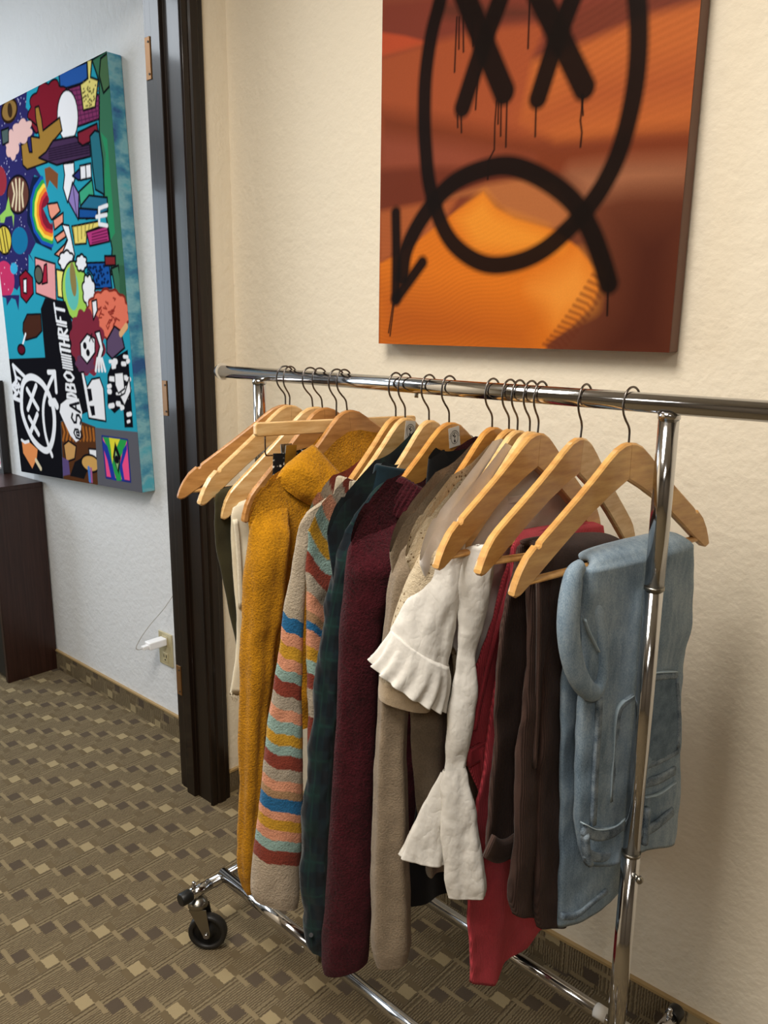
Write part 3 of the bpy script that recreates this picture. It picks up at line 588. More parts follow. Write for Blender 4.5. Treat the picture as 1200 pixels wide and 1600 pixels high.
for a in (0, RL):
    up = tube('upright', [RP(a, 0, 1.024), RP(a, 0, HR-TR+.004)], .0138, M['chrome'], rk, 24)
    tube('upright_collar', [RP(a, 0, HR-TR-.006), RP(a, 0, HR-TR+.003)], .0150, M['chrome'], rk, 24)
    tube('upright', [RP(a, 0, .600), RP(a, 0, 1.026)], .0128, M['chrome'], rk, 24)
    tube('upright', [RP(a, 0, ZB), RP(a, 0, .603)], .0140, M['chrome'], rk, 24)
    tube('joint_ring', [RP(a, 0, 1.021), RP(a, 0, 1.026)], .0143, M['steel'], rk, 24)
    tube('joint_ring', [RP(a, 0, .599), RP(a, 0, .604)], .0145, M['steel'], rk, 24)
    tube('thumb_screw', [RP(a+.010, -.008, .575), RP(a+.021, -.014, .575)], [.003, .003], M['steel'], rk, 10)
    V, Fc = tube_data([RP(a+.019, -.013, .575), RP(a+.022, -.0145, .575), RP(a+.026, -.0165, .575), RP(a+.028, -.0175, .575)], [.003, .006, .006, .003], 12); build('thumb_screw_knob', V, Fc, M['steel'], rk)
    # base side bar
    tube('side_bar', [RP(a, -.235, ZB), RP(a, .235, ZB)], .0115, M['chrome'], rk, 20)
    for sg in (-1, 1):
        tube('end_cap', [RP(a, sg*.222, ZB), RP(a, sg*.226, ZB), RP(a, sg*.246, ZB), RP(a, sg*.249, ZB)], [.0130, .0146, .0146, .0125], M['black'], rk, 20)
        tube('sleeve_ring', [RP(a, sg*.172, ZB), RP(a, sg*.222, ZB)], .0125, M['chrome'], rk, 20)
        tube('bolt', [RP(a, sg*.213, ZB+.010), RP(a, sg*.213, ZB+.017), RP(a, sg*.213, ZB+.018), RP(a, sg*.213, ZB+.026), RP(a, sg*.213, ZB+.029)], [.0055, .0055, .0035, .0045, .002], M['chrome'], rk, 10)
        tube('rivet', [RP(a, sg*.178, ZB+.010), RP(a, sg*.178, ZB+.015)], .003, M['chrome'], rk, 8)
        # caster
        c0 = RP(a, sg*.205, 0)
        th = math.radians({(0, -1): 40, (1, -1): 75, (0, 1): 20, (1, 1): 110}[(0 if a == 0 else 1, sg)])
        wd = np.array([math.cos(th), math.sin(th), 0]); ax = np.array([wd[1], -wd[0], 0])
        wc = c0+wd*.020+Z*.0435
        head = tube('caster_head', [c0+Z*(ZB-.012), c0+Z*(ZB-.020), c0+Z*(ZB-.024), c0+Z*(ZB-.034), c0+Z*(ZB-.038)], [.008, .017, .0215, .0225, .016], M['steel'], rk, 20)
        tube('caster_stem', [c0+Z*(ZB-.005), c0+Z*(ZB-.014)], .007, M['chrome'], rk, 12)
        # wheel: tyre and hub turned about the axle
        def turn(prof, n=36):
            V = []
            for (off, r) in prof:
                for j in range(n):
                    q = 2*PI*j/n; V.append(wc+ax*off+(wd*math.cos(q)+Z*math.sin(q))*r)
            return V, [tuple(f_) for f_ in ring_faces(len(prof), n)]
        V, Fc = turn([(-.010, .033), (-.011, .040), (-.008, .0430), (0, .0435), (.008, .0430), (.011, .040), (.010, .033), (.006, .032), (-.006, .032), (-.010, .033)]); tyre = build('wheel', V, Fc, M['rubber'], rk)
        V, Fc = turn([(-.004, .0325), (-.004, .014), (-.011, .012), (-.012, .003), (.012, .003), (.011, .012), (.004, .014), (.004, .0325)]); build('wheel_hub', V, Fc, M['black'], tyre)
        parts = []
        for s2 in (-1, 1):
            n_ = ax*s2*.0145; n2 = ax*s2*.0165
            prof = [c0-wd*.018+Z*(ZB-.036), c0+wd*.022+Z*(ZB-.036), wc+wd*.009+Z*.004, wc+wd*.006-Z*.008, wc-wd*.006-Z*.008, wc-wd*.010+Z*.004]
            k = len(prof); parts.append(([p+n_ for p in prof]+[p+n2 for p in prof], [tuple(range(k)), tuple(range(k, 2*k))[::-1]]+[(i, i+k, (i+1) % k+k, (i+1) % k) for i in range(k)]))
        V, Fc = merge(parts); bevel(build('caster_fork', V, Fc, M['steel'], rk, False), .001)
        tube('axle_nut', [wc-ax*.0205, wc-ax*.0160], .006, M['chrome'], rk, 6); tube('axle_nut', [wc+ax*.0160, wc+ax*.0205], .006, M['chrome'], rk, 6)
for sg in (-1, 1):
    tube('base_bar', [RP(-.004, sg*.135, ZB+.006), RP(.345, sg*.135, ZB+.006)], .0142, M['chrome'], rk, 22)
    tube('base_bar', [RP(.345, sg*.135, ZB+.006), RP(RL+.004, sg*.135, ZB+.006)], .0125, M['chrome'], rk, 22)
    tube('joint_ring', [RP(.341, sg*.135, ZB+.006), RP(.348, sg*.135, ZB+.006)], .0148, M['steel'], rk, 22)
    tube('joint_screw', [RP(.30, sg*.135-.010, ZB+.004), RP(.30, sg*.135-.016, ZB+.003)], .0035, M['steel'], rk, 10)
cp = on_plane((942, 1573), (0, 0, ZB+.02), (0, 0, 1))
s0 = (cp-RO)@RU
V = []
for k in range(9):
    q = math.radians(-20+k*22)
    for ds in (-.012, .012):
        V.append(RP(s0+ds, .135-math.cos(q)*.0128, ZB+.006+math.sin(q)*.0128))
Fc = [(2*k, 2*k+1, 2*k+3, 2*k+2) for k in range(8)]
o = build('paper_tag', V, Fc, M['paper'], rk); sd = o.modifiers.new('thick', 'SOLIDIFY'); sd.thickness = .0012; sd.offset = 1

# ------------------------------------------------------------------ hangers
class Frame:
    """A hanger's plane: a towards the room, t along the rail, z up."""
    def __init__(s, at, yaw=0, tilt=0):
        y = math.radians(yaw); s.tilt = math.radians(tilt); s.at = at
        s.d = -RV*math.cos(y)-RU*math.sin(y); s.n = RU*math.cos(y)-RV*math.sin(y)
        s.o = RP(at)
    def p(s, a, t, z): return s.o+s.d*a+s.n*t+Z*z
    def az(s, px, t=0):
        w_ = on_plane(px, s.p(0, t, 0), s.n)-s.o; return float(w_@s.d), float(w_[2])
    def hp(s, a, t, h):            # tilted hanger coordinates: h is measured down from the rail
        c, q = math.cos(s.tilt), math.sin(s.tilt); h += TR
        return s.o+s.d*(a*c-h*q)+s.n*t+Z*(HR+TR-(h*c+a*q))
TOPH = [(0, .057), (.012, .0583), (.028, .0645), (.048, .0785), (.073, .0985), (.104, .1215), (.14, .1470), (.170, .1680), (.1755, .1722), (.1770, .1775), (.1815, .1790), (.1860, .1772), (.200, .1890), (.212, .2060), (.2195, .2210), (.2235, .2330)]
TOPN = [(0, .057), (.012, .0583), (.028, .0645), (.048, .0785), (.073, .0985), (.104, .1215), (.14, .1470), (.170, .1675), (.188, .1805), (.200, .1905), (.212, .2060), (.2195, .2210), (.2235, .2330)]
LOWH = [(.2235, .2380), (.2185, .2415), (.210, .2395), (.184, .2225), (.149, .1975), (.112, .172), (.074, .148), (.035, .1265), (0, .110)]
def arm_mesh(fr_, sg, top=TOPH, low=LOWH, th=.0058, wk=1.0):
    out = [(a*sg, h) for a, h in top]+[(a*sg, h) for a, h in low]
    n = len(out); m_ = np.array(out); V = []
    cen = [(a*sg, (np.interp(a, *zip(*top))+np.interp(a, *zip(*low[::-1])))/2) for a, h in top]+[(a*sg, (np.interp(a, *zip(*top))+np.interp(a, *zip(*low[::-1])))/2) for a, h in low]
    for lay, (t, ins) in enumerate(((-th, .0028), (-th*.62, 0), (th*.62, 0), (th, .0028))):
        for (a, h), (ca, chh) in zip(out, cen):
            v_ = np.array([ca-a, chh-h]); l = np.linalg.norm(v_)
            q = np.array([a, h])+(v_/l*min(ins, l*.6) if l > 1e-6 else 0)
            if abs(a) < 1e-6: q[0] = 0.0003*sg
            bow = .020*(abs(q[0])/.2235)**1.6*0.0
            V.append(fr_.hp(q[0]*wk, t+bow, q[1]))
    Fc = []
    for k in range(3):
        for i in range(n):
            j = (i+1) % n; Fc.append((k*n+i, k*n+j, (k+1)*n+j, (k+1)*n+i))
    # side faces as quads between matching upper and lower outline points
    nt = len(top); nl = len(low); ups = list(range(nt)); lows = list(range(n-1, nt-1, -1))
    lowa = [abs(out[i][0]) for i in lows]
    for base in (0, 3*n):
        i = j = 0; 
        while i < nt-1 or j < nl-1:
            if j >= nl-1 or (i < nt-1 and abs(out[ups[i+1]][0]) <= lowa[j+1]): tri = (ups[i], ups[i+1], lows[j]); i += 1
            else: tri = (ups[i], lows[j+1], lows[j]); j += 1
            Fc.append(tuple(base+q for q in tri))
    return V, Fc
def hook_path(fr_, base=.060, yawhook=0):
    P = [(0, base), (0, .048), (.0005, .040), (.004, .033), (.010, .026), (.0165, .016), (.0188, .004)]
    P += [(.0172*math.cos(q)+.0, -.0026-.0172*math.sin(q)) for q in np.radians(np.arange(20, 215, 15))]
    return [fr_.hp(a, 0, h) for a, h in smooth_2d(P)]
def smooth_2d(P): return [tuple(q) for q in smooth_path([np.array(p) for p in P], 3)]
def sticker(fr_, parent, a, h, rot, t):
    """A little square paper sticker: ring, plant sprig and arc of tiny lettering."""
    def q(x, y, l): 
        c, s_ = math.cos(rot), math.sin(rot); return fr_.hp(a+x*c-y*s_, t+l, h-(x*s_+y*c))
    S2 = .0135
    V = [q(x, y, l) for l in (0, .0004) for x, y in ((-S2, -S2*1.25), (S2, -S2*1.25), (S2, S2*1.25), (-S2, S2*1.25))]
    st = build('sticker', V, BOXF, M['paper'], parent, False); st['label'] = 'square white paper sticker printed with a plant emblem'
    def inkline(pts, wd):
        pp = []
        for (x0, y0), (x1, y1) in zip(pts[:-1], pts[1:]):
            dx, dy = x1-x0, y1-y0; l = math.hypot(dx, dy) or 1; nx, ny = -dy/l*wd, dx/l*wd
            pp.append(([q(x0+nx, y0+ny, .0007), q(x0-nx, y0-ny, .0007), q(x1-nx, y1-ny, .0007), q(x1+nx, y1+ny, .0007)], [(0, 1, 2, 3)]))
        return pp
    parts = inkline([(.0085*math.cos(g), -.002+.0095*math.sin(g)) for g in np.linspace(0, 2*PI, 25)], .00045)
    parts += inkline([(0, -.007), (0, .001), (.002, .004)], .0005)+inkline([(0, -.001), (-.0035, .0018)], .001)+inkline([(0, .001), (.004, .0035)], .001)+inkline([(.001, .003), (-.001, .006)], .001)+inkline([(-.002, -.007), (.002, -.007)], .0022)
    for g in np.linspace(math.radians(170), math.radians(10), 13):     # illegible lettering along the arc
        for e in (-.05, .05):
            parts += inkline([(.0105*math.cos(g+e), -.002+.0118*math.sin(g+e)), (.0122*math.cos(g+e*(.2 if e > 0 else 1)), -.002+.0138*math.sin(g+e*(.2 if e > 0 else 1)))], .0004)
    V, Fc = merge(parts); o = build('emblem', V, Fc, M['ink'], st, False); o['label'] = 'black printed plant in a ring under arched lettering'
def hanger(at, yaw, tilt, mats, label, bar=True, stick=None, wk=1.0, notch=True):
    fr_ = Frame(at, yaw, tilt)
    e = empty('clothes_hanger', tuple(fr_.p(0, 0, HR-.24)), label, 'hanger', 'wooden hangers on the rail')
    for sg in (1, -1):
        V, Fc = arm_mesh(fr_, sg, TOPH if notch else TOPN, wk=wk); o = build('arm', V, Fc, mats[0 if sg > 0 else 1], e, False)
    tube('hook', hook_path(fr_), .00165, M['wire'], e, 8)
    if bar: tube('trouser_bar', [fr_.hp(.196*wk, 0, .2245), fr_.hp(-.196*wk, 0, .2245)], .0052, M['dowel'], e, 12)
    if stick: sticker(fr_, e, stick[0], stick[1], stick[2], .0062)
    return fr_
w1, w2, w3, w4 = M['w1'], M['w2'], M['w3'], M['w4']
H = {}
H['A'] = hanger(.088, 20, -1, (w4, w4), 'wooden hanger at the far left end of the rail, nearest the door frame')
H['B'] = hanger(.104, -4, -3, (w1, w1), 'pale wooden hanger second from the left end, holding olive trousers')
H['C'] = hanger(.164, 8, 5, (w1, w1), 'pale wooden hanger holding cream jeans, third from the left end', notch=False)
H['D'] = hanger(.192, 4, 6, (w4, w4), 'brown wooden hanger half hidden behind the straight clip hanger', wk=.93, notch=False)
H['F'] = hanger(.262, 3, 7, (w4, w4), 'brown wooden hanger inside the mustard yellow sweater', bar=False, wk=0.95)
H['H'] = hanger(.398, -2, 1, (w2, w2), 'wooden hanger just left of the first stickered hanger, mostly hidden', wk=0.8)
H['I'] = hanger(.421, -2, 1, (w1, w1), 'pale wooden hanger with white sticker, inside the striped sweater', stick=(-.006, .080, .12), bar=False, wk=0.82)
H['J'] = hanger(.476, 1, 2, (w1, w1), 'plain wooden hanger between the two stickered hangers', wk=0.76)
H['K'] = hanger(.521, 2, 2, (w3, w3), 'glossy amber wooden hanger with white sticker, inside the burgundy sweater', notch=False, stick=(-.006, .082, -.10), bar=False, wk=0.93)
H['L'] = hanger(.611, 1, 2, (w3, w3), 'amber wooden hanger inside the beige cardigan', bar=False, wk=0.86)
H['N'] = hanger(.644, 1, 2, (w2, w2), 'wooden hanger inside the cream pointelle knit', bar=False, wk=0.84)
H['P'] = hanger(.662, 0, 0, (w1, w1), 'pale wooden hanger inside the white ruffled blouse', bar=False, wk=0.84)
H['Q'] = hanger(.684, 1, 1, (w1, w1), 'empty wooden hanger hidden behind the red trousers hanger', bar=False, wk=0.84)
H['R'] = hanger(.703, -1, -4, (w2, w2), 'wooden hanger holding the red corduroy trousers')
H['S'] = hanger(.779, -2, -7, (w2, w1), 'wooden hanger holding the brown corduroy trousers', notch=False)
H['T'] = hanger(.851, 8, 0, (w2, w2), 'wooden hanger holding the blue jeans, nearest the chrome upright')
# straight skirt hanger with clips
fe = Frame(.243, 6, -1); H['E'] = fe
e = empty('skirt_hanger', tuple(fe.p(0, 0, HR-.2)), 'straight pale wooden skirt hanger with metal clips holding the floral skirt', 'hanger', 'wooden hangers on the rail')
V = []
prof = [(-.20, .080), (-.197, .075), (.176, .073), (.180, .077), (.180, .093), (.176, .098), (-.197, .101), (-.20, .096)]
V = [fe.hp(a, t, h) for t in (-.0055, .0055) for a, h in prof]; k = len(prof)
bevel(build('bar', V, [tuple(range(k))[::-1], tuple(range(k, 2*k))]+[(i, (i+1) % k, k+(i+1) % k, k+i) for i in range(k)], w1, e, False), .002)
tube('hook', [fe.hp(0, 0, .078)]+hook_path(fe), .00165, M['wire'], e, 8)
tube('clip_rod', [fe.hp(a, 0, h) for a, h in smooth_2d([(.158, .096), (.158, .120), (.157, .131), (.150, .134), (.10, .134), (0, .134), (-.10, .134), (-.168, .134), (-.175, .131), (-.176, .120), (-.176, .098)])], .0014, M['wire'], e, 8)
for a0 in (.108, -.118):
    V, Fc = merge([([fe.hp(a0+x, sg*(.002+y), h) for h, y in ((.116, .006), (.152, .001)) for x, y2 in ((-.012, 0), (.012, 0))]+[fe.hp(a0+x, sg*(.0035+y), h) for h, y in ((.116, .006), (.152, .001)) for x in (-.012, .012)], [(0, 1, 3, 2), (4, 6, 7, 5), (0, 4, 5, 1), (2, 3, 7, 6), (0, 2, 6, 4), (1, 5, 7, 3)]) for sg in (-1, 1)])
    cl = build('clip', V, Fc, M['steel'], e, False)
    tube('clip_spring', [fe.hp(a0-.007, 0, .134), fe.hp(a0+.007, 0, .134)], .0042, M['chrome'], cl, 10)

# ------------------------------------------------------------------ cloth helpers
def sup(c, p): return math.copysign(abs(c)**(2/p), c)
def fbm(P, f_, o=3):
    return noise.fractal(Vector(P)*f_, 1.0, 2.0, o)
def resample(rows, n):
    return np.array([q for q in smooth_path([np.array(r, float) for r in rows], n)])
def loft_px(name, fr_, a, t, rows, mat, parent, depth=.6, sub=10, nv=40, amp=.004, freq=16, fold=0, nf=7, p=2.4, rib=0, colfn=None, hem=True, seed=0, foldgrow=True, vfold=0, dome=.12, blend=0):
    """A hanging tube of cloth. rows: its left and right outline as surveyed, put at the garment's own distance."""
    P0 = fr_.p(a, t, 1.0); nr = P0-CAM; nr[2] = 0; nr /= np.linalg.norm(nr)
    R_ = resample(rows, sub); V = []; cols = []; wal = []
    k = len(R_); ph = seed*1.7; XL = []; XR = []; NA = []; DP = []; Ptip = on_plane((R_[0][0], R_[0][1]), P0, nr)
    for i, r in enumerate(R_):      # near the shoulder the tube lies in the plane of the hanger, lower down it hangs free
        w_ = max(0., 1-i/(k-1)/blend) if blend else 0.; w_ = w_*w_*(3-2*w_)
        nn = nr*(1-w_)-fr_.n*w_; nn /= np.linalg.norm(nn); pp = P0*(1-w_)+Ptip*w_
        XL.append(on_plane((r[0], r[1]), pp, nn)); XR.append(on_plane((r[2], r[3]), pp, nn)); NA.append(nn); DP.append(depth*(1-w_)+.16*w_)
    XL = np.array(XL); XR = np.array(XR); C_ = (XL+XR)/2; Hv = (XR-XL)/2
    def ring(i, sc=1, dz=0):
        L_ = np.linalg.norm(Hv[i]); g = i/(k-1)
        for j in range(nv):
            th = 2*PI*j/nv; c, s_ = math.cos(th), math.sin(th)
            rr = sc
            if fold: rr *= 1+fold*(g if foldgrow else 1)*math.sin(nf*th+ph+.9*math.sin(3*g+ph))
            if rib: rr *= 1+rib*math.sin(th*nv/2*.999)
            q = C_[i]+Hv[i]*sup(c, p)*rr+NA[i]*(DP[i]*L_)*sup(s_, p)*rr
            if amp:
                rad = (Hv[i]/L_)*c+NA[i]*s_
                q = q+rad*(amp*fbm((q+np.array([seed*3.1, 0, 0]))*np.array([1, 1, .45]), freq))
                if vfold: q = q+rad*(vfold*math.sin(5*th+ph)*math.sin(g*PI))
            q = q+Z*dz; V.append(q); wal.append(th/(2*PI))
            if colfn: cols.append(lin(colfn(R_[i][1]+(R_[i][3]-R_[i][1])*(c+1)/2, c, s_)))
    nrow = k
    if dome:
        hw0 = np.linalg.norm(Hv[0])
        for sc_, up_ in ((.06, .62), (.42, .56), (.72, .40), (.92, .17)):
            nrow += 1; ring(0, sc_, up_*hw0*dome)
    for i in range(k): ring(i)
    if hem:
        ring(k-1, .93, -.001); ring(k-1, .86, .006); ring(k-2, .8, .012); nrow += 3
    return build(name, V, ring_faces(nrow, nv), mat, parent, True, np.array(cols) if cols else None, {'Wale': wal})
def ztop(a, lift=.009):
    return HR-np.interp(abs(a), [q[0] for q in TOPH], [q[1] for q in TOPH])+lift
def torso(fr_, t0, prof, mat, parent, B=.022, nb=88, nk=70, neck=(.03, .075, .05), amp=.006, freq=9, vf=.004, colfn=None, seed=0, hemcurve=0, name='body', ac=0.0, tgrow=0, btop=.0115, slope=0):
    """Flattened body hanging from the hanger's shoulders. prof: (drop below the rail, half width)."""
    dz = [q[0] for q in prof]; hw = [q[1] for q in prof]; V = []; cols = []; wal = []
    for k in range(nk):
        g = k/(nk-1)
        for j in range(nb):
            th = 2*PI*j/nb; x, y = sup(math.cos(th), 2.6), sup(math.sin(th), 2.6)
            a0 = x*hw[0]+ac
            zt = ztop(min(.2235, abs(a0)))
            u_ = abs(a0-neck[0])/neck[1]
            if u_ < 1: zt -= neck[2]*(1-u_*u_)*(1 if y > 0 else .55)
            zt -= slope*a0
            zb = HR-dz[-1]+hemcurve*x
            z_ = zt+(zb-zt)*g
            a1 = x*np.interp(HR-z_, dz, hw)+ac
            bk = max(btop, B*(.3+.7*min(1, g*3.5)**.7))*(1+tgrow*g)
            t1 = t0+y*bk+vf*min(1, g*3)*math.sin(a1*70+seed+1.3*math.sin(z_*6+seed))
            q = fr_.p(a1, t1, z_); d = amp*min(1, g*4+.2)*fbm(q+np.array([seed*2.3, 0, 0]), freq); q = q+fr_.n*d
            V.append(q); wal.append(a1)
            if colfn: cols.append(lin(colfn(a1, z_, y)))
    return build(name, V, ring_faces(nk, nb), mat, parent, True, np.array(cols) if cols else None, {'Wale': wal})
def collar(name, fr_, rings, mat, parent, nv=96, rib=0, nrib=48, sub=8, amp=.002, colfn=None, freq=20, thick=.005):
    """rings: (a, t, z, half a, half t, slope along a, slope along t, saddle); outside up, then rolled inside."""
    rings = [tuple(r)+(0,)*(8-len(r)) for r in rings]
    R_ = resample(rings, sub); V = []; cols = []
    seq = [(r, 1) for r in R_]+[(R_[-1]+np.array([0, 0, .002, -thick*.5, -thick*.5, 0, 0, 0]), 1)]+[(r-np.array([0, 0, 0, thick, thick, 0, 0, 0]), 0) for r in R_[::-1][1:]]
    for r, out in seq:
        for j in range(nv):
            th = 2*PI*j/nv; c, s_ = math.cos(th), math.sin(th)
            m_ = 1+(rib*math.sin(nrib*th) if out else 0)
            q = fr_.p(r[0]+r[3]*c*m_, r[1]+r[4]*s_*m_, r[2]+r[5]*c+r[6]*s_+(r[7]*(c*c-.5) if len(r) > 7 else 0))
            q = q+(fr_.d*c+fr_.n*s_)*amp*fbm(q, freq); V.append(q)
            if colfn: cols.append(lin(colfn))
    return build(name, V, ring_faces(len(seq), nv), mat, parent, True, np.array(cols) if cols else None, {'Wale': np.tile(np.arange(nv)/nv, len(seq))})
def drape(name, fr_, side, rows, mat, parent, barh=.2245, B=.011, r0=.017, t_end=None, sub=8, nb=44, amp=.005, freq=12, over=True, seed=0, p=3.2, vf=.003, kf=60, start=0, bot=0):
    """Flattened trouser layer hung over the bar: rows are (front x, y, rear x, y) outlines on the layer."""
    t_end = side*r0 if t_end is None else t_end
    R_ = resample(rows, sub); k = len(R_); V = []; wal = []
    AZ = []
    for i, r in enumerate(R_):
        t = side*r0+(t_end-side*r0)*i/(k-1)
        f_ = fr_.az((r[0], r[1]), t); b_ = fr_.az((r[2], r[3]), t); AZ.append((f_, b_, t))
    f0, b0, _ = AZ[0]; rings = []
    zb = lambda a: fr_.hp(a, 0, barh)[2]
    if over:
        for ang in np.radians(np.linspace(-30, 78, 10)):
            c_ = .021*math.cos(ang); rings.append(((f0[0]-c_, zb(f0[0])+(r0-.006)*math.cos(ang)+.002), (b0[0]+c_, zb(b0[0])+(r0-.006)*math.cos(ang)+.002), side*r0*math.sin(ang), side*math.sin(ang), math.cos(ang), .75))
    for i, (f_, b_, t) in enumerate(AZ):
        rings.append((f_, b_, t, side, 0., 1.0))
    rings.append((AZ[-1][0], AZ[-1][1], AZ[-1][2], side, 0, .6)); 
    nr_ = len(rings)
    for i, (f_, b_, t, nn, nz, bs) in enumerate(rings):
        g = i/(nr_-1)
        for j in range(nb):
            th = 2*PI*j/nb; x, y = sup(math.cos(th), p), sup(math.sin(th), p)
            u_ = (1-x)/2; a = f_[0]+(b_[0]-f_[0])*u_; z_ = f_[1]+(b_[1]-f_[1])*u_
            if i == nr_-1: z_ += .006
            tt = t+vf*math.sin(a*kf+seed+2.2*z_)*min(1, g*2)
            q = fr_.p(a, tt, z_)+(fr_.n*nn+Z*nz)*(B*bs*y)
            q = q+fr_.n*(amp*min(1, g*2+.2)*fbm(q+np.array([seed*1.9, 0, 0]), freq)); V.append(q); wal.append(a)
    return build(name, V, ring_faces(nr_, nb), mat, parent, True, None, {'Wale': wal})
def strip(name, fr_, pts, t, wd, mat, parent, th=.0016, n=5):
    """A sewn strip lying on a cloth face; pts are surveyed outline points on that face."""
    az = [fr_.az(q, t) for q in pts]; P = smooth_path([np.array(q) for q in az], n); V = []
    for i, q in enumerate(P):
        d = P[min(i+1, len(P)-1)]-P[max(i-1, 0)]; d /= np.linalg.norm(d)+1e-9; nn = np.array([-d[1], d[0]])*wd/2
        for l, s_ in ((-.004, -1), (th*.6, -1), (th, -.6), (th, .6), (th*.6, 1), (-.004, 1)):
            V.append(fr_.p(q[0]+nn[0]*s_, t+l, q[1]+nn[1]*s_))
    k = len(P); return build(name, V, [tuple(f_) for f_ in ring_faces(k, 6)]+[tuple(range(6))[::-1], tuple((k-1)*6+j for j in range(6))], mat, parent, True, None, {'Wale': [v_[0] for v_ in V]})
def patch(name, fr_, pts, t, mat, parent, th=.0025):
    az = [fr_.az(q, t) for q in pts]; n = len(az)
    V = [fr_.p(a, t-.006, z_) for a, z_ in az]+[fr_.p(a, t+th, z_) for a, z_ in az]
    o = build(name, V, [tuple(range(n))[::-1], tuple(range(n, 2*n))]+[(i, (i+1) % n, n+(i+1) % n, n+i) for i in range(n)], mat, parent, False); bevel(o, .0012); return o
def garment(name, fr_, z_, label, cat, group=None): return empty(name, tuple(fr_.p(0, 0, z_)), label, cat, group)
def sleeve_rear(fr_, t, z0, z1, w0, w1, mat, parent, a0=.215, lean=.03, colfn=None, seed=0, dep=.55):
    """The far sleeve, on the wall side."""
    V = []; cols = []; wal = []; nk, nv = 40, 28
    for k in range(nk):
        g = k/(nk-1); z_ = z0+(z1-z0)*g; w_ = w0+(w1-w0)*g
        for j in range(nv):
            th = 2*PI*j/nv; q = fr_.p(-(a0+lean*g)+w_*math.cos(th), t+w_*dep*math.sin(th), z_)
            q = q+(fr_.d*math.cos(th)+fr_.n*math.sin(th))*.004*fbm(q, 16); V.append(q); wal.append(j/nv)
            if colfn: cols.append(lin(colfn(z_)))
    return build('sleeve', V, ring_faces(nk, nv), mat, parent, True, np.array(cols) if cols else None, {'Wale': wal})

# ------------------------------------------------------------------ folded trousers and the skirt at the left end
M['olive'] = fabric('olive_cotton', '37331f', 700, .3, .0015, .2, .1)
M['pale'] = fabric('pale_grey_cotton', 'b4aa97', 700, .3, .001, .12, .1)
M['cream'] = fabric('cream_denim', 'd6ccb4', 800, .35, .001, .12, .1)
fA, fB, fC = H['A'], H['B'], H['C']
g = garment('folded_trousers', fA, .6, 'pale grey trousers folded over the hanger at the far left end', 'trousers', 'trousers folded over hangers')
drape('leg_panel', fA, 1, [(366, 768, 520, 745), (366, 830, 520, 800), (372, 900, 515, 870), (378, 960, 510, 930)], M['pale'], g, B=.006, seed=1)
g = garment('folded_trousers', fB, .6, 'dark olive trousers folded over the second hanger from the left', 'trousers', 'trousers folded over hangers')
drape('leg_panel', fB, 1, [(335, 780, 515, 765), (336, 820, 515, 800), (344, 880, 510, 870), (356, 950, 500, 930), (370, 1022, 490, 1000)], M['olive'], g, B=.007, r0=.012, seed=2)
drape('waist_panel', fB, -1, [(336, 782, 512, 765), (350, 860, 505, 850), (364, 960, 498, 950)], M['olive'], g, B=.006, r0=.012, seed=3)
g = garment('folded_jeans', fC, .5, 'cream distressed jeans folded over a pale hanger beside the yellow sweater', 'jeans', 'trousers folded over hangers')
drape('leg_panel', fC, 1, [(361, 806, 560, 795), (362, 850, 560, 840), (367, 920, 555, 910), (371, 1000, 545, 990), (360, 1086, 530, 1075)], M['cream'], g, B=.008, r0=.013, seed=4)
drape('waist_panel', fC, -1, [(362, 808, 556, 795), (366, 880, 550, 870), (373, 980, 540, 970)], M['cream'], g, B=.006, r0=.013, seed=5)
strip('seam', fC, [(368, 812), (372, 850), (375, 900), (377, 950)], .0195, .009, fabric('cream_seam', 'e4dcc6', 900, .6, .001, .25, .1), g)
for k in range(9):
    a, z_ = fC.az((361+k*1.4, 1084), .013); tube('frayed_thread', [fC.p(a, .013, z_+.004), fC.p(a+.002*math.sin(k*2), .016, z_-.004), fC.p(a+.003*math.sin(k*3), .016, z_-.008-.004*(k % 3))], .0006, M['cream'], g, 5)
fl = NT('black_floral_cotton', .85, 0, .2); v_ = fl.coord(); vo = fl.n('ShaderNodeTexVoronoi', Vector=v_, Scale=110.0)
nz = fl.noise(v_, 160, 3, .6); k_ = fl.math('ADD', vo.outputs['Distance'], fl.math('MULTIPLY', nz, .7))
fl.color(fl.ramp(k_, [(.56, lin('c9c6bd')), (.63, lin('77756f')), (.70, lin('121214'))])); M['floral'] = fl.m
sk = garment('floral_skirt', fe, .8, 'black skirt with small white flowers hanging from the clips of the straight hanger', 'skirt')
V = []; wal = []
for k in range(40):
    gk = k/39
    for j in range(48):
        th = 2*PI*j/48; x, y = sup(math.cos(th), 3.5), sup(math.sin(th), 3.5)
        a = (-.006+x*(.150+.02*gk)); tt = y*(.004+.008*gk)+.006*gk*math.sin(a*80+gk*3)
        V.append(fe.p(a, tt, HR-.126-.42*gk+.004*math.sin(a*40)*(1-gk)))
build('skirt_body', V, ring_faces(40, 48), M['floral'], sk)

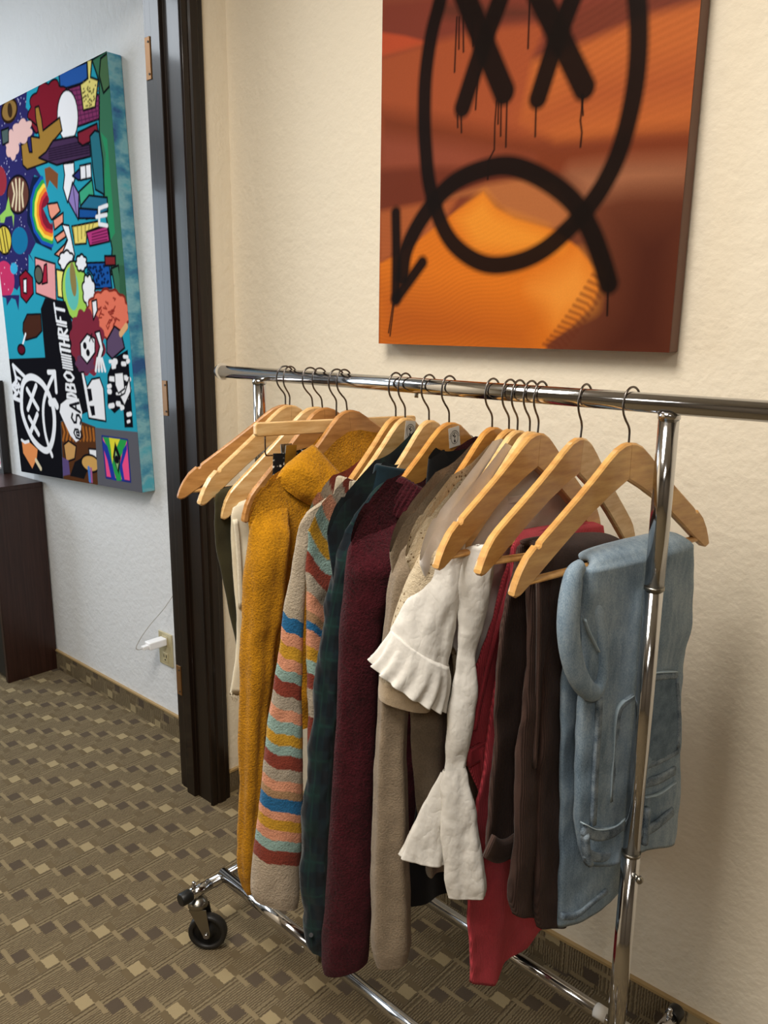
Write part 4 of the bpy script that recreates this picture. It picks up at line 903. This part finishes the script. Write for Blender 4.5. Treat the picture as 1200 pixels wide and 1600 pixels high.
# ------------------------------------------------------------------ mustard yellow sweater
M['yellow'] = fabric('mustard_fleece', 'bd8210', 250, .8, .005, .45, .1, rough=.95)
fY = Frame(.262, 3, 0)
g = garment('sweater', fY, .35, 'mustard yellow fuzzy sweater with a wide funnel collar', 'sweater', 'tops on hangers')
torso(fY, .004, [(0, .2235), (.23, .2225), (.44, .200), (.60, .205), (.66, .207)], M['yellow'], g, B=.026, neck=(.03, .13, .05), seed=1, amp=.008, vf=.006, slope=.07)
loft_px('sleeve', fY, .215, .004, [(398, 806, 446, 764), (391, 826, 452, 802), (385, 862, 450, 850), (380, 915, 444, 912), (378, 965, 436, 968), (377, 1000, 428, 1000), (376, 1060, 424, 1060), (375, 1150, 416, 1150), (374, 1250, 408, 1250), (373, 1340, 400, 1340), (378, 1380, 397, 1382), (386, 1397, 394, 1396)], M['yellow'], g, depth=.85, amp=.006, seed=2, vfold=.003, blend=.22)
sleeve_rear(fY, .004, HR-.23, HR-.86, .042, .03, M['yellow'], g, seed=3)
collar('collar', fY, [(.038, .004, HR-.208, .122, .030, .010, -.012, .046), (.036, .008, HR-.196, .118, .044, .010, -.012, .050), (.030, .010, HR-.182, .112, .050, .008, -.012, .052), (.016, .012, HR-.164, .100, .050, .004, -.012, .056), (-.004, .012, HR-.149, .086, .046, .002, -.014, .060)], M['yellow'], g, amp=.006, freq=18, thick=.010)

# ------------------------------------------------------------------ striped sweater
M['stripe'] = fabric_col('striped_mohair', 280, .7, .004, .30, .1)
beige, rust, peach, aqua, must, blue, tan, greyb = 'a89a86', '7d3628', 'c98a6c', '87a098', 'b98a25', '22608c', '9c7a58', '9f9382'
SL = [(963, beige), (986, blue), (1006, peach), (1026, must), (1044, peach), (1061, aqua), (1084, rust), (1104, greyb), (1122, peach), (1141, aqua), (1158, must), (1172, aqua), (1193, rust), (1211, greyb), (1226, peach), (1238, tan), (1258, blue), (1270, peach), (1286, must), (1301, peach), (1316, aqua), (1337, rust), (2000, 'a79783')]
def sleeve_col(y, c, s_):
    y = y-8*(c)+1.5*math.sin(5*c)
    for b, cc in SL:
        if y < b: return cc
BL = [(.108, rust), (.128, greyb), (.150, peach), (.172, aqua), (.194, must), (.214, aqua), (.238, rust), (.262, greyb), (.286, peach), (.300, tan), (.312, blue), (.336, peach), (.356, must), (.376, aqua), (.400, rust)]
def body_col(a, z_, y):
    r = math.hypot((a-.06)*1.0, (z_-(HR-.12))*.95)+.004*math.sin(a*90)
    r2 = (r-.045) % .40+.045 if r > .4 else r
    for b, cc in BL:
        if r2 < b: return cc
    return greyb
fS = Frame(.410, -2, 0)
g = garment('sweater', fS, .3, 'striped fuzzy sweater in beige, rust, peach, aqua, mustard and blue', 'sweater', 'tops on hangers')
torso(fS, 0, [(0, .2235), (.23, .2225), (.30, .226), (.44, .228), (.66, .225), (.70, .22)], M['stripe'], g, B=.026, btop=.0195, neck=(.05, .10, .06), seed=4, nb=240, nk=220, colfn=body_col, amp=.008)
loft_px('sleeve', fS, .22, -.006, [(479, 802, 524, 772), (469, 818, 500, 808), (465, 832, 488, 834), (460, 860, 482, 868), (449, 920, 476, 925), (441, 962, 473, 964), (434, 1020, 472, 1022), (423, 1100, 472, 1100), (407, 1230, 472, 1232), (396, 1325, 471, 1335), (393, 1380, 470, 1395), (397, 1398, 466, 1414)], M['stripe'], g, depth=.55, amp=.004, sub=60, nv=56, colfn=sleeve_col, seed=5, blend=.22)
sleeve_rear(fS, -.006, HR-.23, HR-.86, .045, .04, M['stripe'], g, colfn=lambda z_: (beige, blue, peach, must, aqua, rust, greyb)[int((HR-z_)*40) % 7])
M['ribbeige'] = fabric('beige_rib', 'b3a68f', 700, .5, .0015, .2, .2)
collar('collar', fS, [(.052, -.004, HR-.202, .108, .036, .004, -.004, .03), (.050, -.002, HR-.190, .105, .038, .006, -.002, .028), (.050, 0, HR-.176, .104, .036, .008, 0, .024), (.050, 0, HR-.164, .102, .034, .008, 0, .02)], M['ribbeige'], g, rib=.018, nrib=56, nv=224, thick=.007)

# ------------------------------------------------------------------ dark plaid shirt
def plaid(a, z_, y=0):
    k = 0
    fa, fz = (a*1.0/.052) % 1, (z_/.052) % 1
    n_ = (1 if fa < .45 else 0)+(1 if fz < .45 else 0)
    if abs(fa-.72) < .03 or abs(fz-.72) < .03: return '15312e'
    return ('122726', '0f1e24', '0b1218')[n_]
M['plaid'] = fabric_col('dark_plaid_flannel', 900, .3, .001, .2, .15)
fP = Frame(.474, 1, 0)
g = garment('plaid_shirt', fP, .3, 'dark navy and green plaid shirt between the striped and burgundy sweaters', 'shirt', 'tops on hangers')
torso(fP, -.004, [(0, .2235), (.23, .2225), (.5, .19), (.75, .20)], M['plaid'], g, B=.014, neck=(.03, .08, .05), seed=6, nb=200, nk=160, colfn=plaid, amp=.006, vf=.005)
PLA = lambda y, c, s_: plaid(c*.045, y/1000)
loft_px('sleeve', fP, .215, -.012, [(552, 812, 600, 752), (540, 832, 602, 800), (529, 856, 590, 850), (516, 905, 562, 908), (503, 980, 542, 985), (490, 1085, 531, 1090), (478, 1216, 521, 1218), (469, 1345, 516, 1350), (470, 1395, 513, 1400), (476, 1432, 511, 1440), (478, 1468, 510, 1478), (484, 1482, 508, 1492)], M['plaid'], g, depth=.7, amp=.006, freq=30, fold=.05, nf=5, nv=72, sub=30, colfn=PLA, seed=7, blend=.22)
sleeve_rear(fP, -.006, HR-.23, HR-.84, .04, .03, M['plaid'], g, colfn=lambda z_: plaid(.01, z_))
collar('collar', fP, [(.040, 0, HR-.182, .098, .028, .014, -.006), (.038, .002, HR-.158, .092, .028, .016, -.004), (.038, .004, HR-.138, .088, .026, .016, -.002)], M['plaid'], g, colfn='10232b', thick=.006)
bz = on_plane((486, 1461), fP.p(.25, -.02, 1), (RC[2][0], RC[2][1], 0)); nb_ = CAM-bz; nb_ /= np.linalg.norm(nb_)
tube('cuff_button', [bz, bz+nb_*.004], .0038, plain('dark_button', '121015', .5), g, 12)

# ------------------------------------------------------------------ burgundy sweater
M['burg'] = fabric('burgundy_mohair', '431019', 240, 1.0, .005, .75, .05, rough=.95)
fU = Frame(.519, 2, 0)
g = garment('sweater', fU, .25, 'dark burgundy knitted sweater with a ribbed turtleneck', 'sweater', 'tops on hangers')
torso(fU, .010, [(0, .2235), (.23, .2225), (.46, .200), (.70, .208), (.76, .205)], M['burg'], g, B=.026, neck=(.04, .10, .06), seed=8, amp=.006)
loft_px('sleeve', fU, .222, .006, [(552, 844, 624, 782), (545, 860, 634, 830), (541, 885, 630, 875), (538, 920, 618, 925), (533, 968, 602, 972), (527, 1042, 594, 1045), (523, 1150, 588, 1150), (514, 1282, 585, 1282), (508, 1415, 582, 1412), (503, 1458, 580, 1450), (504, 1495, 579, 1478), (508, 1516, 576, 1496)], M['burg'], g, depth=.6, amp=.004, sub=14, nv=64, seed=9, blend=.22)
sleeve_rear(fU, .010, HR-.23, HR-.88, .046, .038, M['burg'], g)
collar('collar', fU, [(.045, .008, HR-.205, .112, .038, .004, -.006, .040), (.043, .010, HR-.190, .106, .040, .004, -.004, .036), (.036, .012, HR-.172, .098, .038, .004, -.004, .034), (.028, .012, HR-.156, .090, .036, .004, -.004, .030)], M['burg'], g, rib=.022, nrib=52, nv=208, thick=.008)

# ------------------------------------------------------------------ beige cardigan, black dress under it, cream knit
M['card'] = fabric('oatmeal_wool', '877763', 330, .6, .003, .32, .1)
fL = Frame(.611, 1, 0)
g = garment('cardigan', fL, .25, 'long oatmeal beige fine-knit cardigan beside the burgundy sweater', 'cardigan', 'tops on hangers')
torso(fL, -.004, [(0, .2235), (.23, .2225), (.5, .165), (.7, .150), (.835, .120)], M['card'], g, B=.016, neck=(.03, .08, .05), seed=10, amp=.006, vf=.010, ac=0.0, hemcurve=.02)
loft_px('sleeve', fL, .215, -.006, [(640, 848, 692, 800), (625, 868, 692, 840), (613, 890, 680, 880), (604, 932, 662, 930), (598, 985, 650, 985), (592, 1042, 645, 1042), (588, 1150, 637, 1150), (583, 1282, 636, 1282), (581, 1410, 639, 1408), (581, 1470, 643, 1468), (583, 1488, 643, 1482), (589, 1506, 640, 1496)], M['card'], g, depth=.7, amp=.005, sub=12, seed=11, vfold=.002, blend=.22)
sleeve_rear(fL, -.006, HR-.23, HR-.88, .04, .034, M['card'], g)
collar('neckband', fL, [(.035, .002, HR-.186, .098, .022, .010, -.004), (.035, .003, HR-.174, .092, .022, .012, -.002), (.035, .004, HR-.166, .09, .022, .012, 0)], M['card'], g, rib=.012, nrib=60, nv=240)
M['blackc'] = fabric('black_jersey', '0b0a0b', 700, .3, .001, .2, .1)
fK = Frame(.573, 1, 0)
g = garment('dress', fK, .35, 'long black garment whose hem shows below the cardigan', 'dress', 'tops on hangers')
torso(fK, 0, [(0, .09), (.23, .12), (.5, .10), (.8, .13), (.915, .155)], M['blackc'], g, B=.010, neck=(.0, .07, .09), seed=12, amp=.003, vf=.004, hemcurve=.03)
M['knit'] = NT('cream_pointelle_knit', .9, 0, .15); t = M['knit']; v_ = t.coord(); vo = t.n('ShaderNodeTexVoronoi', Vector=v_, Scale=120.0)
hole = t.math('LESS_THAN', vo.outputs['Distance'], .24); patchn = t.math('GREATER_THAN', t.noise(v_, 26, 1), .5)
t.color(t.mix(t.math('MULTIPLY', hole, patchn), t.mix(t.noise(v_, 500), lin('a8977c'), lin('d8c8ac')), lin('7a664c'))); t.bump(t.math('ADD', t.noise(v_, 500), t.math('MULTIPLY', vo.outputs['Distance'], .6)), .6, .003); M['knit'] = t.m
fN = Frame(.641, 1, 0)
g = garment('knit_top', fN, .7, 'cream openwork knit top with a ribbed hem, behind the white blouse', 'knit top', 'tops on hangers')
torso(fN, -.002, [(0, .2235), (.23, .2225), (.40, .12), (.52, .10)], M['knit'], g, B=.012, neck=(.03, .08, .05), seed=13)
loft_px('sleeve', fN, .215, -.004, [(668, 848, 714, 800), (654, 870, 712, 845), (637, 908, 704, 905), (616, 965, 694, 975), (600, 1030, 686, 1045), (594, 1062, 680, 1085)], M['knit'], g, depth=.6, seed=14, hem=False, blend=.22)
loft_px('rib_hem', fN, .215, -.004, [(592, 1058, 682, 1080), (589, 1075, 676, 1096), (590, 1088, 672, 1108)], fabric('cream_rib', 'b9a487', 600, .6, .002, .2, .3), g, depth=.6, seed=14, nv=160, rib=.012, p=2.4)

# ------------------------------------------------------------------ white ruffled blouse
wc_ = NT('white_cotton', .8, 0, .2); v_ = wc_.coord(); wr = wc_.noise(wc_.mapping(v_, (1, 1, .7)), 30, 3, .5); wf = wc_.noise(v_, 900, 2)
rdg = wc_.math('ABSOLUTE', wc_.math('SUBTRACT', wr, .5))          # sharp creases of crumpled cotton
wc_.color(wc_.mix(wf, lin('d2cec6'), lin('dedad3'))); wc_.bump(wc_.math('ADD', rdg, wc_.math('MULTIPLY', wf, .03)), .6, .009); M['white'] = wc_.m
M['sheer'] = fabric('white_voile', 'dcd5cf', 900, .2, .0008, .08, .1, rough=.8)
fW = Frame(.668, 0, 0)
g = garment('blouse', fW, .45, 'crumpled white cotton blouse with ruffled sleeves and a flared bell cuff', 'blouse', 'tops on hangers')
torso(fW, -.004, [(0, .2235), (.23, .2225), (.40, .13), (.55, .10)], M['sheer'], g, B=.010, neck=(-.03, .075, .060), seed=15, amp=.008, freq=18, vf=.004)
loft_px('sleeve', fW, .20, 0, [(716, 818, 736, 797), (704, 834, 728, 824), (690, 852, 722, 860), (665, 894, 720, 906), (640, 932, 716, 960), (622, 964, 708, 1010), (612, 984, 702, 1044)], M['white'], g, depth=.42, amp=.008, freq=20, seed=16, nv=56, hem=False, blend=.22)
loft_px('sleeve_ruffle', fW, .20, 0, [(613, 983, 702, 1042), (604, 998, 704, 1058), (594, 1014, 702, 1078), (585, 1026, 697, 1096), (579, 1033, 693, 1108)], M['white'], g, depth=.55, amp=.003, fold=.085, nf=15, nv=180, sub=8, seed=17, p=2.1)
strip_pts = [(613, 984), (640, 1002), (670, 1022), (701, 1043)]
loft_px('sleeve_panel', fW, .195, .006, [(724, 858, 768, 852), (714, 890, 772, 882), (714, 930, 768, 925), (717, 975, 759, 972), (711, 1040, 747, 1040), (702, 1120, 738, 1120), (692, 1200, 729, 1196), (690, 1208, 729, 1204)], M['white'], g, depth=.5, amp=.007, freq=22, seed=18, hem=False, dome=.3)
loft_px('bell_cuff', fW, .205, -.008, [(688, 1206, 712, 1206), (676, 1228, 706, 1230), (661, 1256, 702, 1262), (645, 1290, 700, 1300), (631, 1318, 699, 1330), (621, 1337, 698, 1350)], M['white'], g, depth=.34, amp=.004, freq=24, fold=.10, nf=5, nv=100, sub=12, seed=19.4, p=2.0, dome=0)
loft_px('bell_cuff', fW, .20, .010, [(691, 1203, 728, 1199), (689, 1225, 735, 1222), (690, 1260, 742, 1258), (691, 1305, 749, 1305), (692, 1350, 755, 1350), (695, 1385, 759, 1384), (699, 1402, 758, 1400)], M['white'], g, depth=.34, amp=.005, freq=24, fold=.05, nf=6, nv=100, sub=12, seed=3.4, p=2.2, dome=0)
collar('neckband', fW, [(-.035, .002, HR-.164, .074, .012, -.002, -.002), (-.035, .003, HR-.155, .072, .012, -.002, -.002)], M['sheer'], g, nv=64, thick=.003)

# ------------------------------------------------------------------ red corduroy trousers
M['red'] = cord_mat('red_corduroy', 'be444e', 420); M['redseam'] = cord_mat('red_corduroy_seam', 'c24550', 420)
fR = H['R']
g = garment('folded_trousers', fR, .4, 'red corduroy trousers folded over a hanger beside the white blouse', 'trousers', 'trousers folded over hangers')
drape('waist_panel', fR, -1, [(800, 856, 912, 838), (790, 890, 915, 874), (772, 950, 930, 930), (756, 1010, 920, 990), (744, 1060, 910, 1040), (732, 1120, 900, 1100), (728, 1160, 892, 1140), (735, 1200, 886, 1180), (748, 1248, 880, 1215)], M['red'], g, B=.009, r0=.014, seed=20, amp=.008, vf=.006)
drape('leg_panel', fR, 1, [(800, 856, 944, 832), (795, 950, 930, 930), (775, 1080, 915, 1060), (755, 1220, 905, 1200), (738, 1350, 895, 1330), (736, 1430, 880, 1420), (738, 1500, 812, 1484), (739, 1538, 768, 1532)], M['red'], g, B=.008, r0=.014, seed=21, amp=.006, vf=.006)
strip('waistband', fR, [(733, 1185), (742, 1180), (758, 1172), (778, 1162)], -.004, .030, M['redseam'], g, .004)
strip('seam', fR, [(806, 862), (800, 900), (784, 960), (766, 1030), (752, 1090), (742, 1140)], -.003, .008, M['redseam'], g, .002)
strip('belt_loop', fR, [(752, 1168), (757, 1208), (760, 1238)], -.001, .012, M['redseam'], g, .005)

# ------------------------------------------------------------------ brown corduroy trousers
M['brown'] = cord_mat('brown_corduroy', '42302a', 300); M['brownseam'] = cord_mat('brown_corduroy_seam', '4c3932', 300)
fBr = H['S']
g = garment('folded_trousers', fBr, .4, 'dark brown corduroy trousers folded over a hanger next to the jeans', 'trousers', 'trousers folded over hangers')
drape('waist_panel', fBr, -1, [(806, 884, 940, 860), (796, 930, 945, 905), (782, 1000, 960, 980), (776, 1080, 950, 1060), (774, 1160, 940, 1140), (766, 1240, 930, 1220), (760, 1310, 920, 1290), (764, 1342, 910, 1330)], M['brown'], g, B=.010, r0=.017, seed=22, amp=.006, vf=.006, kf=45)
drape('leg', fBr, 1, [(826, 880, 972, 850), (825, 960, 955, 940), (822, 1040, 940, 1020), (816, 1110, 905, 1100), (810, 1180, 870, 1175), (806, 1260, 850, 1256), (800, 1350, 842, 1345), (796, 1402, 838, 1400), (801, 1428, 834, 1430)], M['brown'], g, B=.010, r0=.018, seed=23, amp=.005, vf=.003)
drape('leg', fBr, 1, [(846, 876, 974, 850), (846, 960, 960, 940), (843, 1040, 945, 1020), (840, 1110, 930, 1100), (838, 1200, 920, 1190), (836, 1300, 900, 1290), (834, 1370, 890, 1360), (836, 1420, 884, 1415), (842, 1450, 880, 1444)], M['brown'], g, B=.010, r0=.018, t_end=.034, seed=24, amp=.005, vf=.003)
strip('waistband', fBr, [(764, 1322), (778, 1330), (792, 1328), (806, 1318)], -.006, .034, M['brownseam'], g, .003)
strip('seam', fBr, [(842, 890), (843, 980), (840, 1100), (836, 1200)], .030, .006, M['brownseam'], g, .002)

# ------------------------------------------------------------------ blue jeans
dn = NT('faded_blue_denim', .85, 0, .2); v_ = dn.coord()
tw = dn.noise(dn.mapping(v_, (1, 1, .35)), 900, 3, .7); fd = dn.noise(v_, 9, 3); sp_ = dn.noise(dn.mapping(v_, (1, 1, .25)), 120, 3)
kk = dn.math('ADD', dn.math('MULTIPLY', tw, .45), dn.math('ADD', dn.math('MULTIPLY', fd, .45), dn.math('MULTIPLY', sp_, .2)))
dn.color(dn.ramp(kk, [(.38, lin('4c5d6e')), (.52, lin('748898')), (.68, lin('a0aeb8'))])); dn.bump(tw, .35, .001).sheen(.1); M['denim'] = dn.m
def denim_var(name, a, b):
    t = NT(name, .85, 0, .2); v_ = t.coord(); k = t.math('ADD', t.math('MULTIPLY', t.noise(v_, 700, 3, .7), .5), t.math('MULTIPLY', t.noise(v_, 60, 3), .5))
    t.color(t.ramp(k, [(.36, lin(a)), (.64, lin(b))])); t.bump(k, .4, .0015); return t.m
M['denim_seam'] = denim_var('denim_seam', '3b4c5e', '98a5ae'); M['denim_dark'] = denim_var('denim_pocket', '4c5d6e', '768896'); M['stitch'] = fabric('pale_stitch_edge', '9fb0ba', 900, .4, .001, .2, .1)
fJ = H['T']
g = garment('folded_jeans', fJ, .45, 'faded light blue jeans folded over the hanger nearest the chrome upright', 'jeans', 'trousers folded over hangers')
drape('leg', fJ, -1, [(920, 885, 1048, 858), (896, 950, 1052, 945), (880, 1050, 1062, 1040), (876, 1120, 1050, 1110), (876, 1220, 1040, 1200), (877, 1320, 1000, 1300), (874, 1400, 975, 1370), (872, 1450, 952, 1404)], M['denim'], g, B=.011, r0=.017, seed=25, amp=.005, vf=.003)
drape('waist_panel', fJ, 1, [(914, 890, 1081, 850), (910, 930, 1080, 900), (912, 990, 1076, 970), (910, 1060, 1068, 1040), (906, 1130, 1062, 1110), (904, 1200, 1058, 1180), (904, 1260, 1056, 1230), (908, 1310, 1054, 1278), (914, 1350, 1049, 1314)], M['denim'], g, B=.014, r0=.018, seed=26, amp=.007, freq=10, vf=.004, kf=38)
# crotch fold curling over the front edge
fold_pts = [(908, 884), (897, 900), (890, 940), (888, 985), (894, 1030), (908, 1066), (926, 1082), (938, 1066), (942, 1030), (940, 990), (934, 950), (928, 915)]
fp = [fJ.p(*(lambda q: (q[0], tt, q[1]))(fJ.az(q_, tt))) for q_, tt in zip(fold_pts, (.016, .022, .027, .030, .031, .032, .031, .028, .026, .025, .024, .020))]
def roll(name, path, wd, th, n_, mat, parent, nv=16):
    """A padded fold: flat oval section swept along a path, lying against a face with normal n_."""
    V = []; k = len(path)
    for i, q in enumerate(path):
        d = path[min(i+1, k-1)]-path[max(i-1, 0)]; d = d/np.linalg.norm(d); b_ = np.cross(d, n_); b_ /= np.linalg.norm(b_)
        for j in range(nv):
            an = 2*PI*j/nv; V.append(q+b_*(wd[i]*sup(math.cos(an), 2.2))+n_*(th[i]*sup(math.sin(an), 2.2)))
    return build(name, V, ring_faces(k, nv), mat, parent)
pth = smooth_path(fp, 6); xs = np.linspace(0, 11, len(pth))
roll('fold', pth, np.interp(xs, range(12), [.010, .016, .018, .018, .017, .015, .013, .011, .011, .011, .010, .006]), np.interp(xs, range(12), [.008, .011, .012, .012, .012, .012, .011, .009, .007, .006, .005, .004]), fJ.n, M['denim'], g)
T0 = .0335
def js(name, pts, wd, m_='denim_seam', th=.0016, t=T0): return strip(name, fJ, pts, t, wd, M[m_], g, th)
js('crotch_seam', [(914, 968), (920, 985), (928, 1002), (936, 1018)], .0025, 'stitch', .002, .036)
js('side_seam', [(938, 1092), (936, 1140), (932, 1200), (928, 1290)], .010)
js('pocket_seam', [(990, 1088), (968, 1112), (962, 1170), (956, 1252)], .010); js('pocket_edge', [(990, 1086), (965, 1110), (958, 1180), (953, 1252)], .0018, 'stitch', .0024)
js('waistband', [(912, 1296), (935, 1306), (960, 1300), (985, 1280), (1005, 1268)], .016); js('waistband_edge', [(910, 1286), (934, 1296), (962, 1290), (985, 1268)], .0018, 'stitch', .003)
js('waistband', [(916, 1334), (938, 1340), (962, 1332), (986, 1316), (1004, 1302)], .014); js('belt_loop', [(914, 1304), (916, 1328), (921, 1350)], .010, 'denim_seam', .006)
js('waistband', [(1008, 1224), (1030, 1218), (1055, 1204)], .015); js('waistband_edge', [(1008, 1246), (1030, 1240), (1055, 1222)], .0018, 'stitch', .003); js('waistband', [(1004, 1302), (1026, 1290), (1052, 1268)], .016); js('belt_loop', [(1010, 1262), (1008, 1290), (1006, 1318)], .010, 'denim_seam', .006)
pk = patch('back_pocket', fJ, [(1006, 1055), (1056, 1052), (1061, 1120), (1060, 1168), (1034, 1184), (1000, 1192)], T0-.001, M['denim_dark'], g)
js('pocket_hem', [(1008, 1060), (1032, 1057), (1056, 1055)], .010, 'denim_seam', .0035); js('pocket_edge', [(1008, 1052), (1032, 1050), (1056, 1049)], .0018, 'stitch', .0042)
js('pocket_seam', [(1056, 1056), (1060, 1120), (1058, 1168)], .008, 'denim_seam', .0035)
js('yoke_seam', [(1004, 1200), (1030, 1190), (1060, 1174)], .008)
js('leg_hem', [(877, 1432), (900, 1430), (925, 1410), (948, 1392)], .010, 'denim_seam', .003, -.005)
